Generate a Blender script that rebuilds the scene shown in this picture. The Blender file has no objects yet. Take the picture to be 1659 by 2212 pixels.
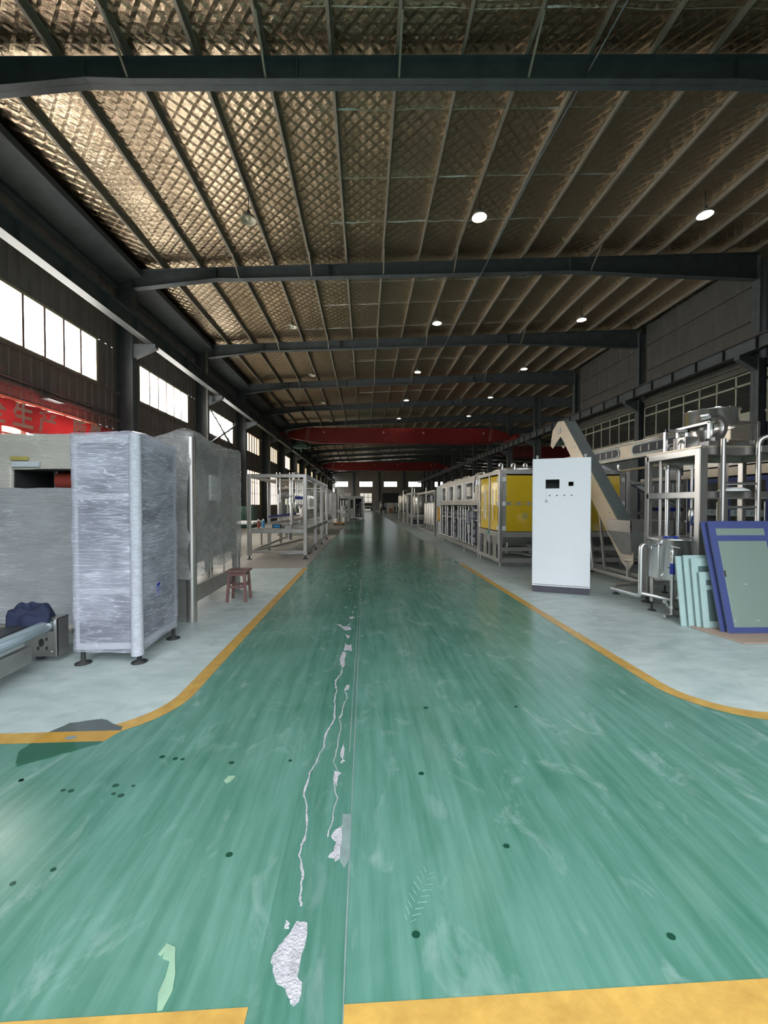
import bpy, bmesh, math, random
from mathutils import Vector, Matrix, noise, Quaternion

random.seed(7)
S = bpy.context.scene
C = S.collection
PI = math.pi

# ---------------------------------------------------------------- camera
cam_data = bpy.data.cameras.new('camera')
cam_data.sensor_fit = 'HORIZONTAL'
cam_data.sensor_width = 36.0
cam_data.lens = 36.0 * 850.0 / 1659.0
cam_data.clip_end = 400
cam = bpy.data.objects.new('camera', cam_data)
C.objects.link(cam)
cam.location = (0, 0, 1.4)
cam.rotation_euler = (math.radians(90 - 1.077), 0, math.radians(-2.795))
S.camera = cam

# ---------------------------------------------------------------- sky, daylight, exposure
SKY = 5.0          # overcast sky
WINDOW = 16.0       # daylight coming through the frosted window panes
LAMP = 120.0       # lit bulbs
w = bpy.data.worlds.new('overcast_sky')
S.world = w
w.use_nodes = True
nt = w.node_tree
nt.nodes.clear()
o_ = nt.nodes.new('ShaderNodeOutputWorld')
b_ = nt.nodes.new('ShaderNodeBackground')
r_ = nt.nodes.new('ShaderNodeValToRGB')
s_ = nt.nodes.new('ShaderNodeSeparateXYZ')
m_ = nt.nodes.new('ShaderNodeMath'); m_.operation = 'MULTIPLY_ADD'
m_.inputs[1].default_value = 0.5; m_.inputs[2].default_value = 0.5
t_ = nt.nodes.new('ShaderNodeTexCoord')
nt.links.new(t_.outputs['Generated'], s_.inputs[0])
nt.links.new(s_.outputs['Z'], m_.inputs[0])
nt.links.new(m_.outputs[0], r_.inputs[0])
nt.links.new(r_.outputs[0], b_.inputs[0])
nt.links.new(b_.outputs[0], o_.inputs[0])
r_.color_ramp.elements[0].position = 0.49          # ground
r_.color_ramp.elements[0].color = (0.10, 0.10, 0.10, 1)
r_.color_ramp.elements[1].position = 0.51          # horizon, a third as bright as the zenith
r_.color_ramp.elements[1].color = (0.40, 0.43, 0.46, 1)
z_ = r_.color_ramp.elements.new(1.0); z_.color = (1.32, 1.40, 1.46, 1)
b_.inputs[1].default_value = SKY
# the open doorway behind the photographer: a portal that only guides the sky's light
DOOR = (-3.4, 4.8, 6.8, -0.45)     # x0, x1, height, y
pl = bpy.data.lights.new('doorway_portal', 'AREA')
pl.shape = 'RECTANGLE'; pl.size = DOOR[1] - DOOR[0]; pl.size_y = DOOR[2]
pl.cycles.is_portal = True
po = bpy.data.objects.new('doorway_portal', pl)
C.objects.link(po)
po.location = ((DOOR[0] + DOOR[1]) / 2, DOOR[3], DOOR[2] / 2)
po.rotation_euler = (math.radians(90), 0, 0)

S.view_settings.view_transform = 'Standard'
S.view_settings.look = 'None'
S.view_settings.exposure = 0.0
S.view_settings.gamma = 1.0
S.view_settings.use_curve_mapping = False
S.cycles.max_bounces = 7
S.cycles.diffuse_bounces = 4
S.cycles.glossy_bounces = 4
S.cycles.transmission_bounces = 5
S.cycles.transparent_max_bounces = 10
S.cycles.sample_clamp_indirect = 4.0
S.cycles.caustics_reflective = False
S.cycles.caustics_refractive = False
S.cycles.use_denoising = True

# ================================================================ materials
def pbr(name, col, rough=0.5, metal=0.0, var=0.12, scale=4.0, stretch=(1, 1, 1), bump=0.0, bscale=None, spec=0.5,
        coat=0.0, rvar=0.0, col2=None):
    m = bpy.data.materials.new(name)
    m.use_nodes = True
    n, l = m.node_tree.nodes, m.node_tree.links
    p = n['Principled BSDF']
    p.inputs['Roughness'].default_value = rough
    p.inputs['Metallic'].default_value = metal
    p.inputs['Specular IOR Level'].default_value = spec
    p.inputs['Coat Weight'].default_value = coat
    tc = n.new('ShaderNodeTexCoord')
    mp = n.new('ShaderNodeMapping'); mp.inputs['Scale'].default_value = stretch
    l.new(tc.outputs['Object'], mp.inputs[0])
    nz = n.new('ShaderNodeTexNoise'); nz.inputs['Scale'].default_value = scale
    nz.inputs['Detail'].default_value = 5; nz.inputs['Roughness'].default_value = 0.6
    l.new(mp.outputs[0], nz.inputs[0])
    rp = n.new('ShaderNodeValToRGB')
    rp.color_ramp.elements[0].position = 0.3; rp.color_ramp.elements[1].position = 0.7
    c2 = col2 or tuple(min(1, c * (1 + var)) for c in col)
    c1 = tuple(c * (1 - var) for c in col) if not col2 else col
    rp.color_ramp.elements[0].color = (*c1, 1); rp.color_ramp.elements[1].color = (*c2, 1)
    l.new(nz.outputs['Fac'], rp.inputs[0])
    l.new(rp.outputs[0], p.inputs['Base Color'])
    if rvar:
        mr = n.new('ShaderNodeMapRange')
        mr.inputs['To Min'].default_value = max(0.02, rough - rvar); mr.inputs['To Max'].default_value = rough + rvar
        l.new(nz.outputs['Fac'], mr.inputs[0]); l.new(mr.outputs[0], p.inputs['Roughness'])
    if bump:
        bn = n.new('ShaderNodeTexNoise'); bn.inputs['Scale'].default_value = bscale or scale * 4
        bn.inputs['Detail'].default_value = 4
        l.new(mp.outputs[0], bn.inputs[0])
        bp = n.new('ShaderNodeBump'); bp.inputs['Strength'].default_value = bump; bp.inputs['Distance'].default_value = 0.02
        l.new(bn.outputs['Fac'], bp.inputs['Height']); l.new(bp.outputs[0], p.inputs['Normal'])
    return m

def emit(name, col, strength):
    m = bpy.data.materials.new(name); m.use_nodes = True
    p = m.node_tree.nodes['Principled BSDF']
    p.inputs['Base Color'].default_value = (*col, 1)
    p.inputs['Emission Color'].default_value = (*col, 1)
    p.inputs['Emission Strength'].default_value = strength
    p.inputs['Roughness'].default_value = 0.3
    return m

def glass(name, col, clear=0.8, rough=0.05):
    """a pane: tinted see-through plus a mirror-like skin"""
    m = bpy.data.materials.new(name); m.use_nodes = True
    n, l = m.node_tree.nodes, m.node_tree.links
    n.clear()
    out = n.new('ShaderNodeOutputMaterial')
    tr = n.new('ShaderNodeBsdfTransparent'); tr.inputs[0].default_value = (*col, 1)
    df = n.new('ShaderNodeBsdfDiffuse'); df.inputs[0].default_value = (*col, 1)
    gl = n.new('ShaderNodeBsdfGlossy'); gl.inputs['Roughness'].default_value = rough
    mx = n.new('ShaderNodeMixShader'); mx.inputs[0].default_value = clear
    l.new(df.outputs[0], mx.inputs[1]); l.new(tr.outputs[0], mx.inputs[2])
    fr = n.new('ShaderNodeFresnel'); fr.inputs[0].default_value = 1.5
    m2 = n.new('ShaderNodeMixShader')
    l.new(fr.outputs[0], m2.inputs[0]); l.new(mx.outputs[0], m2.inputs[1]); l.new(gl.outputs[0], m2.inputs[2])
    l.new(m2.outputs[0], out.inputs[0])
    return m

def film(name, col, lo, hi, stretch, rough=0.2, bump=0.5, tilt=0.45, streak=1.0):
    """stretch wrap: milky film, bands of fine pulled creases, uneven see-through"""
    m = bpy.data.materials.new(name); m.use_nodes = True
    n, l = m.node_tree.nodes, m.node_tree.links
    p = n['Principled BSDF']; out = n['Material Output']
    p.inputs['Roughness'].default_value = rough
    p.inputs['Specular IOR Level'].default_value = 0.8
    p.inputs['Base Color'].default_value = (*col, 1)
    tc = n.new('ShaderNodeTexCoord')
    def noise_(scale, stretch_, detail, dist, rot=(0, 0, 0), rg=0.5):
        mp = n.new('ShaderNodeMapping'); mp.inputs['Scale'].default_value = stretch_; mp.inputs['Rotation'].default_value = rot
        l.new(tc.outputs['Object'], mp.inputs[0])
        t = n.new('ShaderNodeTexNoise'); t.inputs['Scale'].default_value = scale; t.inputs['Detail'].default_value = detail
        t.inputs['Distortion'].default_value = dist; t.inputs['Roughness'].default_value = rg
        l.new(mp.outputs[0], t.inputs[0]); return t.outputs['Fac']
    def mth(op, a, b=None, c=None):
        q = n.new('ShaderNodeMath'); q.operation = op
        for i, v in enumerate((a, b, c)):
            if v is None: continue
            if isinstance(v, (int, float)): q.inputs[i].default_value = v
            else: l.new(v, q.inputs[i])
        return q.outputs[0]
    def ridge(src, pw): return mth('POWER', mth('SUBTRACT', 1.0, mth('ABSOLUTE', mth('MULTIPLY_ADD', src, 2.0, -1.0))), pw)
    def band(src, a, b):
        k = n.new('ShaderNodeMapRange'); k.inputs['From Min'].default_value = a; k.inputs['From Max'].default_value = b
        l.new(src, k.inputs[0]); return k.outputs[0]
    fine = ridge(noise_(5.0, stretch, 3, 0.5), 22)
    fine2 = ridge(noise_(7.0, (stretch[0] * 1.4, stretch[1] * 1.4, stretch[2]), 2, 0.3, (0.10, 0.16, 0)), 26)
    diag = ridge(noise_(3.4, (0.55, 0.55, stretch[2] * 0.7), 2, 0.4, (tilt, tilt, 0)), 30)
    diag2 = ridge(noise_(2.6, (0.5, 0.5, stretch[2] * 0.6), 2, 0.5, (-tilt * 1.3, -tilt * 1.1, 0)), 34)
    mA = band(noise_(1.9, (1, 1, 1.4), 3, 0.6), 0.42, 0.64)
    mB = band(noise_(1.5, (1.2, 1.2, 1), 2, 0.4, (0.3, 0.2, 0.7)), 0.46, 0.66)
    cloud = band(noise_(1.3, (1, 1, 1.6), 5, 1.0, (0.9, 0.1, 0.3)), 0.34, 0.70)
    str_ = mth('MAXIMUM', mth('MAXIMUM', mth('MULTIPLY', fine, mA), mth('MULTIPLY', fine2, mth('SUBTRACT', 1.0, mA))), mth('MAXIMUM', mth('MULTIPLY', diag, mB), mth('MULTIPLY', diag2, mth('MULTIPLY', mB, mA))))
    alpha = mth('ADD', mth('MULTIPLY_ADD', cloud, (hi - lo) * 0.5, lo), mth('MULTIPLY', str_, (hi - lo) * streak))
    cl = n.new('ShaderNodeClamp'); l.new(alpha, cl.inputs[0])
    bp = n.new('ShaderNodeBump'); bp.inputs['Strength'].default_value = bump; bp.inputs['Distance'].default_value = 0.012
    l.new(mth('MULTIPLY_ADD', cloud, 0.5, str_), bp.inputs['Height']); l.new(bp.outputs[0], p.inputs['Normal'])
    tr = n.new('ShaderNodeBsdfTransparent')
    mx = n.new('ShaderNodeMixShader')
    l.new(cl.outputs[0], mx.inputs[0]); l.new(tr.outputs[0], mx.inputs[1]); l.new(p.outputs[0], mx.inputs[2])
    l.new(mx.outputs[0], out.inputs[0])
    return m

def floor_mat(name, ca, cb, rough, streak, pale):
    """painted concrete: rolled-on colour, streaks along the aisle, scuffs, gloss"""
    m = bpy.data.materials.new(name); m.use_nodes = True
    n, l = m.node_tree.nodes, m.node_tree.links
    p = n['Principled BSDF']
    tc = n.new('ShaderNodeTexCoord')
    def nz(scale, stretch, detail=6, dist=0.0):
        mp = n.new('ShaderNodeMapping'); mp.inputs['Scale'].default_value = stretch
        l.new(tc.outputs['Object'], mp.inputs[0])
        t = n.new('ShaderNodeTexNoise'); t.inputs['Scale'].default_value = scale; t.inputs['Detail'].default_value = detail
        t.inputs['Roughness'].default_value = 0.62; t.inputs['Distortion'].default_value = dist
        l.new(mp.outputs[0], t.inputs[0]); return t.outputs['Fac']
    st = nz(3.0, streak, 8)
    bl = nz(0.9, (1, 1, 1), 5, 0.6)
    sc = nz(5.0, (1, 0.55, 1), 7, 1.2)
    a1 = n.new('ShaderNodeMath'); a1.operation = 'MULTIPLY_ADD'; a1.inputs[1].default_value = 0.55
    l.new(st, a1.inputs[0])
    a2 = n.new('ShaderNodeMath'); a2.operation = 'MULTIPLY'; a2.inputs[1].default_value = 0.45
    l.new(bl, a2.inputs[0]); l.new(a2.outputs[0], a1.inputs[2])
    rp = n.new('ShaderNodeValToRGB')
    rp.color_ramp.elements[0].position = 0.34; rp.color_ramp.elements[1].position = 0.66
    rp.color_ramp.elements[0].color = (*ca, 1); rp.color_ramp.elements[1].color = (*cb, 1)
    l.new(a1.outputs[0], rp.inputs[0])
    # scuffs: pale dusty marks
    r2 = n.new('ShaderNodeValToRGB')
    r2.color_ramp.elements[0].position = 0.56; r2.color_ramp.elements[1].position = 0.80
    r2.color_ramp.elements[0].color = (0, 0, 0, 1); r2.color_ramp.elements[1].color = (0.75, 0.75, 0.75, 1)
    l.new(sc, r2.inputs[0])
    mx = n.new('ShaderNodeMixRGB'); mx.inputs[2].default_value = (*pale, 1)
    l.new(r2.outputs[0], mx.inputs[0]); l.new(rp.outputs[0], mx.inputs[1])
    l.new(mx.outputs[0], p.inputs['Base Color'])
    mr = n.new('ShaderNodeMapRange'); mr.inputs['To Min'].default_value = rough - 0.03; mr.inputs['To Max'].default_value = rough + 0.14
    l.new(sc, mr.inputs[0]); l.new(mr.outputs[0], p.inputs['Roughness'])
    p.inputs['Specular IOR Level'].default_value = 0.5
    wv = nz(1.6, (1, 1, 1), 3)
    bp = n.new('ShaderNodeBump'); bp.inputs['Strength'].default_value = 0.022; bp.inputs['Distance'].default_value = 0.02
    l.new(wv, bp.inputs['Height']); l.new(bp.outputs[0], p.inputs['Normal'])
    return m

def foil_mat():
    """quilted aluminium-faced insulation: diamonds from the wire net, seams across"""
    m = bpy.data.materials.new('quilted_foil'); m.use_nodes = True
    n, l = m.node_tree.nodes, m.node_tree.links
    p = n['Principled BSDF']
    p.inputs['Metallic'].default_value = 1.0
    tc = n.new('ShaderNodeTexCoord')
    dn = n.new('ShaderNodeTexNoise'); dn.inputs['Scale'].default_value = 1.3; dn.inputs['Detail'].default_value = 3
    l.new(tc.outputs['Object'], dn.inputs[0])
    sx = n.new('ShaderNodeSeparateXYZ'); l.new(tc.outputs['Object'], sx.inputs[0])
    def mth(op, a, b=None, c=None):
        q = n.new('ShaderNodeMath'); q.operation = op
        for i, v in enumerate((a, b, c)):
            if v is None: continue
            if isinstance(v, (int, float)): q.inputs[i].default_value = v
            else: l.new(v, q.inputs[i])
        return q.outputs[0]
    wob = mth('MULTIPLY', dn.outputs['Fac'], 0.16)
    k = PI / 0.215
    u = mth('MULTIPLY', mth('ADD', mth('ADD', sx.outputs['X'], sx.outputs['Y']), wob), k * 0.7071)
    v = mth('MULTIPLY', mth('ADD', mth('SUBTRACT', sx.outputs['X'], sx.outputs['Y']), wob), k * 0.7071)
    su = mth('ABSOLUTE', mth('SINE', u)); sv = mth('ABSOLUTE', mth('SINE', v))
    q = mth('POWER', mth('MULTIPLY', su, sv), 0.6)
    cr = n.new('ShaderNodeTexNoise'); cr.inputs['Scale'].default_value = 16; cr.inputs['Detail'].default_value = 4
    cr.inputs['Distortion'].default_value = 1.0
    l.new(tc.outputs['Object'], cr.inputs[0])
    hgt = mth('ADD', mth('MULTIPLY', q, -1.0), mth('MULTIPLY', cr.outputs['Fac'], 0.8))
    bp = n.new('ShaderNodeBump'); bp.inputs['Strength'].default_value = 0.34; bp.inputs['Distance'].default_value = 0.03
    l.new(hgt, bp.inputs['Height']); l.new(bp.outputs[0], p.inputs['Normal'])
    rp = n.new('ShaderNodeValToRGB')
    rp.color_ramp.elements[0].color = (0.56, 0.44, 0.30, 1); rp.color_ramp.elements[1].color = (0.82, 0.67, 0.48, 1)
    l.new(cr.outputs['Fac'], rp.inputs[0])
    l.new(rp.outputs[0], p.inputs['Base Color'])
    mr = n.new('ShaderNodeMapRange'); mr.inputs['To Min'].default_value = 0.27; mr.inputs['To Max'].default_value = 0.40
    l.new(dn.outputs['Fac'], mr.inputs[0]); l.new(mr.outputs[0], p.inputs['Roughness'])
    return m

M = {}
M['green'] = floor_mat('green_epoxy', (0.048, 0.162, 0.112), (0.145, 0.305, 0.25), 0.175, (5.5, 0.45, 1), (0.30, 0.42, 0.385))
M['strip'] = floor_mat('fresh_green_epoxy', (0.038, 0.14, 0.095), (0.115, 0.265, 0.21), 0.2, (9, 0.6, 1), (0.2, 0.3, 0.28))
M['grey_floor'] = floor_mat('grey_green_floor_paint', (0.35, 0.435, 0.42), (0.58, 0.655, 0.64), 0.42, (1.2, 2.6, 1), (0.27, 0.315, 0.305))
M['far_floor'] = floor_mat('bare_concrete_floor', (0.27, 0.255, 0.225), (0.36, 0.345, 0.31), 0.34, (1.2, 1.6, 1), (0.42, 0.41, 0.38))
M['yellow'] = pbr('yellow_line_paint', (0.43, 0.25, 0.06), 0.42, 0, scale=9, bump=0.1, col2=(0.60, 0.37, 0.09))
M['concrete'] = pbr('bare_concrete', (0.46, 0.45, 0.48), 0.75, 0, 0.22, 30, bump=0.5)
M['sliver'] = pbr('worn_grey_coat', (0.20, 0.27, 0.26), 0.5, 0, 0.15, 20)
M['wet_green'] = pbr('wet_green_floor', (0.018, 0.105, 0.06), 0.10, 0, 0.1, 6)
M['wet_grey'] = pbr('wet_grey_floor', (0.085, 0.105, 0.10), 0.12, 0, 0.1, 6)
M['wet_yellow'] = pbr('wet_yellow_line', (0.48, 0.26, 0.03), 0.15, 0, 0.15, 9)
M['drop'] = pbr('dark_drop', (0.01, 0.06, 0.035), 0.15, 0, 0.1)
M['smear'] = pbr('pale_green_spill', (0.28, 0.44, 0.31), 0.4, 0, 0.15, 20)
M['foil'] = foil_mat()
M['seam'] = pbr('foil_seam_tape', (0.85, 0.84, 0.80), 0.30, 0.7, 0.1, 8, bump=0.8)
M['rafter'] = pbr('dark_blue_grey_steel_paint', (0.105, 0.122, 0.130), 0.5, 0, 0.18, 3)
M['purlin'] = pbr('galvanised_purlin', (0.36, 0.325, 0.265), 0.5, 0.25, 0.15, 2, (1, 0.3, 1))
M['wall_brown'] = pbr('brown_corrugated_sheet', (0.23, 0.195, 0.175), 0.5, 0, 0.2, 2, (1, 3, 0.4))
M['wall_grey'] = pbr('grey_corrugated_sheet', (0.115, 0.113, 0.10), 0.55, 0, 0.15, 2)
M['wall_far'] = pbr('beige_end_wall_sheet', (0.25, 0.225, 0.18), 0.6, 0, 0.12, 0.6)
M['flange_grey'] = pbr('dark_grey_steel', (0.055, 0.058, 0.056), 0.5, 0, 0.15, 3)  # runway flange tone, set darker to offset the window light on it
M['rail_red'] = pbr('red_rail_edge', (0.18, 0.03, 0.03), 0.5)
M['trim_beige'] = pbr('beige_window_frame', (0.50, 0.42, 0.27), 0.5)
M['mullion'] = pbr('dull_red_mullion', (0.26, 0.17, 0.15), 0.5)
M['pane_mid'] = emit('daylit_dimmer_pane', (1.0, 0.95, 0.80), WINDOW * 0.3)  # creamier copy of the pane, glow turned down for farther bays
M['pane'] = emit('daylit_frosted_pane', (1.0, 0.985, 0.93), WINDOW)
M['pane_warm'] = emit('daylit_yellowed_pane', (1.0, 0.89, 0.62), WINDOW * 0.11)
M['pane_far'] = emit('daylit_end_wall_pane', (0.93, 0.97, 1.0), WINDOW * 0.22)
M['door_glow'] = emit('daylit_glass_door', (0.90, 0.86, 0.74), WINDOW * 0.04)
M['wire'] = pbr('black_wire', (0.03, 0.03, 0.03), 0.5)
M['off_frame'] = pbr('cream_window_frame', (0.50, 0.50, 0.40), 0.45)
M['off_glass'] = glass('office_glass', (0.50, 0.54, 0.50), 0.92)
M['dark'] = pbr('dark_interior', (0.03, 0.032, 0.032), 0.8)
M['shutter'] = pbr('dark_roller_shutter', (0.035, 0.037, 0.045), 0.5)
M['crane'] = pbr('red_crane_paint', (0.21, 0.014, 0.013), 0.42, 0, 0.15, 2)
M['crane_mark'] = pbr('pale_red_stripe', (0.42, 0.22, 0.18), 0.5)
M['hoist'] = pbr('green_hoist_paint', (0.06, 0.14, 0.11), 0.5)
M['shade'] = pbr('white_enamel_shade', (0.62, 0.58, 0.46), 0.4)
M['bulb'] = emit('lit_bulb', (1.0, 0.97, 0.88), LAMP)
M['bulb_off'] = pbr('unlit_bulb', (0.55, 0.52, 0.42), 0.3)
M['steel'] = pbr('brushed_stainless', (0.50, 0.478, 0.455), 0.30, 0.85, 0.10, 6, (1, 1, 0.3), rvar=0.06)
M['steel_bright'] = pbr('polished_stainless', (0.68, 0.67, 0.66), 0.26, 0.95, 0.06, 3)
M['steel_dull'] = pbr('dull_stainless_sheet', (0.44, 0.43, 0.41), 0.40, 0.75, 0.14, 5)
M['steel_teal'] = pbr('cool_tinted_stainless', (0.36, 0.42, 0.43), 0.34, 0.6, 0.08, 4)  # stainless with reflected daylight put into its colour
M['steel_tan'] = pbr('warm_tinted_stainless', (0.56, 0.49, 0.40), 0.36, 0.7, 0.08, 4)  # stainless with the warm floor reflection put into its colour
M['white_paint'] = pbr('white_powder_coat', (0.78, 0.80, 0.835), 0.38, 0, 0.02, 2)
M['plinth'] = pbr('dark_grey_plinth', (0.06, 0.058, 0.075), 0.5)
M['black'] = pbr('black_plastic', (0.02, 0.02, 0.022), 0.45)
M['rubber'] = pbr('black_rubber', (0.03, 0.03, 0.03), 0.7)
M['amber'] = pbr('yellow_acrylic', (0.72, 0.47, 0.02), 0.10, 0, 0.04, 2, spec=0.6, coat=0.4)
M['orange'] = pbr('orange_acrylic', (0.52, 0.27, 0.03), 0.12, 0, 0.05, 2)
M['white'] = pbr('white_plastic', (0.75, 0.75, 0.73), 0.4, 0, 0.04)
M['valve_wrap'] = pbr('wrapped_valve_body', (0.20, 0.205, 0.24), 0.25, 0.3, 0.35, 14, bump=0.6)
M['blue'] = pbr('blue_plastic', (0.02, 0.045, 0.33), 0.4)
M['sky_blue'] = pbr('light_blue_panel', (0.03, 0.25, 0.52), 0.35)
M['green_mark'] = pbr('green_sticker', (0.03, 0.42, 0.30), 0.4)
M['red'] = pbr('red_plastic', (0.30, 0.05, 0.035), 0.4)
M['dark_glass'] = glass('machine_window_glass', (0.42, 0.44, 0.42), 0.75)
M['clear'] = glass('clear_guard_pane', (0.78, 0.82, 0.80), 0.93)
M['teal_glass'] = glass('teal_glass_pane', (0.40, 0.56, 0.54), 0.70, 0.08)
M['green_dust'] = pbr('dusty_tread_mark', (0.15, 0.33, 0.27), 0.5, 0, 0.25, 40)
M['frost'] = pbr('frosted_teal_border', (0.42, 0.565, 0.55), 0.30, 0, 0.06, 9)
M['door_glass'] = glass('green_tinted_door_glass', (0.60, 0.77, 0.68), 0.62)
M['door_blue'] = pbr('blue_glass_border', (0.075, 0.095, 0.25), 0.16, 0, 0.1, 3, spec=0.6)
M['ply'] = pbr('plywood', (0.42, 0.31, 0.24), 0.6, 0, 0.1, 3, (1, 8, 1))
M['wood'] = pbr('red_brown_wood', (0.20, 0.105, 0.095), 0.45, 0, 0.25, 10, (1, 1, 4))
M['navy'] = pbr('navy_cotton', (0.022, 0.030, 0.072), 0.85, 0, 0.25, 6, bump=0.35, bscale=60)
M['roller'] = pbr('pale_blue_roller', (0.50, 0.60, 0.64), 0.22, 0.5, 0.05, 3)
M['belt'] = pbr('dark_belt', (0.05, 0.055, 0.06), 0.45)
M['cab_grey'] = pbr('blue_grey_cabinet_panel', (0.07, 0.073, 0.10), 0.4, 0, 0.15, 4)
M['cab_frame'] = pbr('pale_cabinet_frame', (0.50, 0.51, 0.55), 0.4, 0, 0.08, 4)
M['cream'] = pbr('cream_machine_body', (0.50, 0.48, 0.43), 0.5, 0, 0.1, 4)
M['film_blue'] = film('bluish_stretch_film', (0.66, 0.67, 0.79), 0.22, 0.92, (0.35, 0.35, 6))
M['film_grey'] = film('grey_stretch_film', (0.60, 0.61, 0.64), 0.50, 0.95, (0.3, 0.3, 6), streak=0.7)
M['film_cream'] = film('cream_stretch_film', (0.78, 0.75, 0.68), 0.55, 1.0, (0.3, 0.3, 6), tilt=0.1)
M['film_dull'] = film('dull_stretch_film', (0.52, 0.515, 0.51), 0.34, 0.95, (0.7, 0.7, 2.2), tilt=0.8, streak=0.6)
M['bubble'] = pbr('bubble_wrap_edge', (0.60, 0.62, 0.70), 0.3, 0, 0.15, 20, (1, 1, 3), bump=0.7)
M['banner'] = pbr('red_banner_cloth', (0.66, 0.10, 0.11), 0.7, 0, 0.06, 2)
def translucent(m, amt, col):
    n, l = m.node_tree.nodes, m.node_tree.links
    tr = n.new('ShaderNodeBsdfTranslucent'); tr.inputs[0].default_value = (*col, 1)
    mx = n.new('ShaderNodeMixShader'); mx.inputs[0].default_value = amt
    l.new(n['Principled BSDF'].outputs[0], mx.inputs[1]); l.new(tr.outputs[0], mx.inputs[2])
    l.new(mx.outputs[0], n['Material Output'].inputs[0])
translucent(M['banner'], 0.24, (0.70, 0.16, 0.16))
M['letter'] = pbr('white_lettering', (0.92, 0.83, 0.72), 0.7, 0, 0.03)
translucent(M['letter'], 0.5, (0.9, 0.8, 0.68))
M['ink'] = pbr('grey_lettering', (0.16, 0.20, 0.22), 0.6)
M['strip_frost'] = pbr('frosted_name_strip', (0.42, 0.50, 0.52), 0.5)
M['label_yellow'] = pbr('yellow_label', (0.50, 0.42, 0.12), 0.5)
M['label_white'] = pbr('white_label', (0.62, 0.66, 0.70), 0.5)
M['carton'] = pbr('brown_carton', (0.36, 0.20, 0.12), 0.7)
M['van'] = pbr('white_van_paint', (0.45, 0.45, 0.42), 0.3)
M['skin'] = pbr('skin', (0.45, 0.28, 0.20), 0.5)
M['hair'] = pbr('black_hair', (0.015, 0.013, 0.012), 0.5)
M['shirt_white'] = pbr('white_shirt', (0.62, 0.59, 0.52), 0.8)
M['shirt_blue'] = pbr('pale_blue_shirt', (0.33, 0.42, 0.55), 0.8)
M['trousers'] = pbr('dark_trousers', (0.02, 0.022, 0.03), 0.8)
M['jug'] = pbr('milky_plastic', (0.55, 0.50, 0.45), 0.4)

# ================================================================ mesh helpers
class MB:
    def __init__(s): s.v, s.f, s.s = [], [], []
    def add(s, vs, fs, smooth=False, mtx=None):
        b = len(s.v)
        s.v += [tuple(mtx @ Vector(p)) if mtx else tuple(p) for p in vs]
        s.f += [tuple(b + i for i in f) for f in fs]
        s.s += [smooth] * len(fs)
        return s
    def box(s, x0, x1, y0, y1, z0, z1, mtx=None):
        vs = [(x, y, z) for z in (z0, z1) for y in (y0, y1) for x in (x0, x1)]
        return s.add(vs, [(0, 2, 3, 1), (4, 5, 7, 6), (0, 1, 5, 4), (2, 6, 7, 3), (0, 4, 6, 2), (1, 3, 7, 5)], mtx=mtx)
    def bar(s, p0, p1, w, h, up=(0, 0, 1)):
        p0, p1 = Vector(p0), Vector(p1)
        d = (p1 - p0).normalized(); u = Vector(up)
        if abs(d.dot(u)) > 0.98: u = Vector((0, 1, 0))
        r = d.cross(u).normalized(); u = r.cross(d).normalized()
        vs = [p + r * (a * w / 2) + u * (b * h / 2) for p in (p0, p1) for a, b in ((-1, -1), (1, -1), (1, 1), (-1, 1))]
        return s.add(vs, [(0, 3, 2, 1), (4, 5, 6, 7), (0, 1, 5, 4), (1, 2, 6, 5), (2, 3, 7, 6), (3, 0, 4, 7)])
    def tube(s, pts, r, n=8, cap=True):
        pts = [Vector(p) for p in pts]
        rs = r if isinstance(r, (list, tuple)) else [r] * len(pts)
        vs, fs = [], []
        t0 = (pts[1] - pts[0]).normalized()
        ref = Vector((0, 0, 1)) if abs(t0.z) < 0.9 else Vector((1, 0, 0))
        a = t0.cross(ref).normalized()
        for i, p in enumerate(pts):
            if i == 0: t = t0
            elif i == len(pts) - 1: t = (pts[i] - pts[i - 1]).normalized()
            else: t = ((pts[i] - pts[i - 1]).normalized() + (pts[i + 1] - pts[i]).normalized()).normalized()
            a = (a - t * a.dot(t)).normalized(); b = t.cross(a)
            for k in range(n):
                q = 2 * PI * k / n
                vs.append(p + (a * math.cos(q) + b * math.sin(q)) * rs[i])
        for i in range(len(pts) - 1):
            for k in range(n):
                fs.append((i * n + k, i * n + (k + 1) % n, (i + 1) * n + (k + 1) % n, (i + 1) * n + k))
        s.add(vs, fs, True)
        if cap:
            m = len(pts)
            s.add(vs[:n], [tuple(range(n))[::-1]]); s.add(vs[-n:], [tuple(range(n))])
        return s
    def cyl(s, p0, p1, r0, r1=None, n=20):
        return s.tube([p0, p1], [r0, r0 if r1 is None else r1], n)
    def lathe(s, prof, c=(0, 0, 0), n=24, mtx=None):
        vs, fs = [], []
        for r, z in prof:
            for k in range(n):
                q = 2 * PI * k / n
                vs.append((c[0] + r * math.cos(q), c[1] + r * math.sin(q), c[2] + z))
        for i in range(len(prof) - 1):
            for k in range(n):
                fs.append((i * n + k, i * n + (k + 1) % n, (i + 1) * n + (k + 1) % n, (i + 1) * n + k))
        return s.add(vs, fs, True, mtx)
    def prism(s, pts, axis, a, b):
        """a flat outline pushed from a to b along an axis (pts are the other two coordinates in order)"""
        def P(u, v, w): return {'x': (w, u, v), 'y': (u, w, v), 'z': (u, v, w)}[axis]
        n = len(pts)
        vs = [P(u, v, a) for u, v in pts] + [P(u, v, b) for u, v in pts]
        fs = [tuple(range(n)), tuple(range(n, 2 * n))[::-1]] + [(i, i + n, (i + 1) % n + n, (i + 1) % n) for i in range(n)]
        return s.add(vs, fs)

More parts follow.
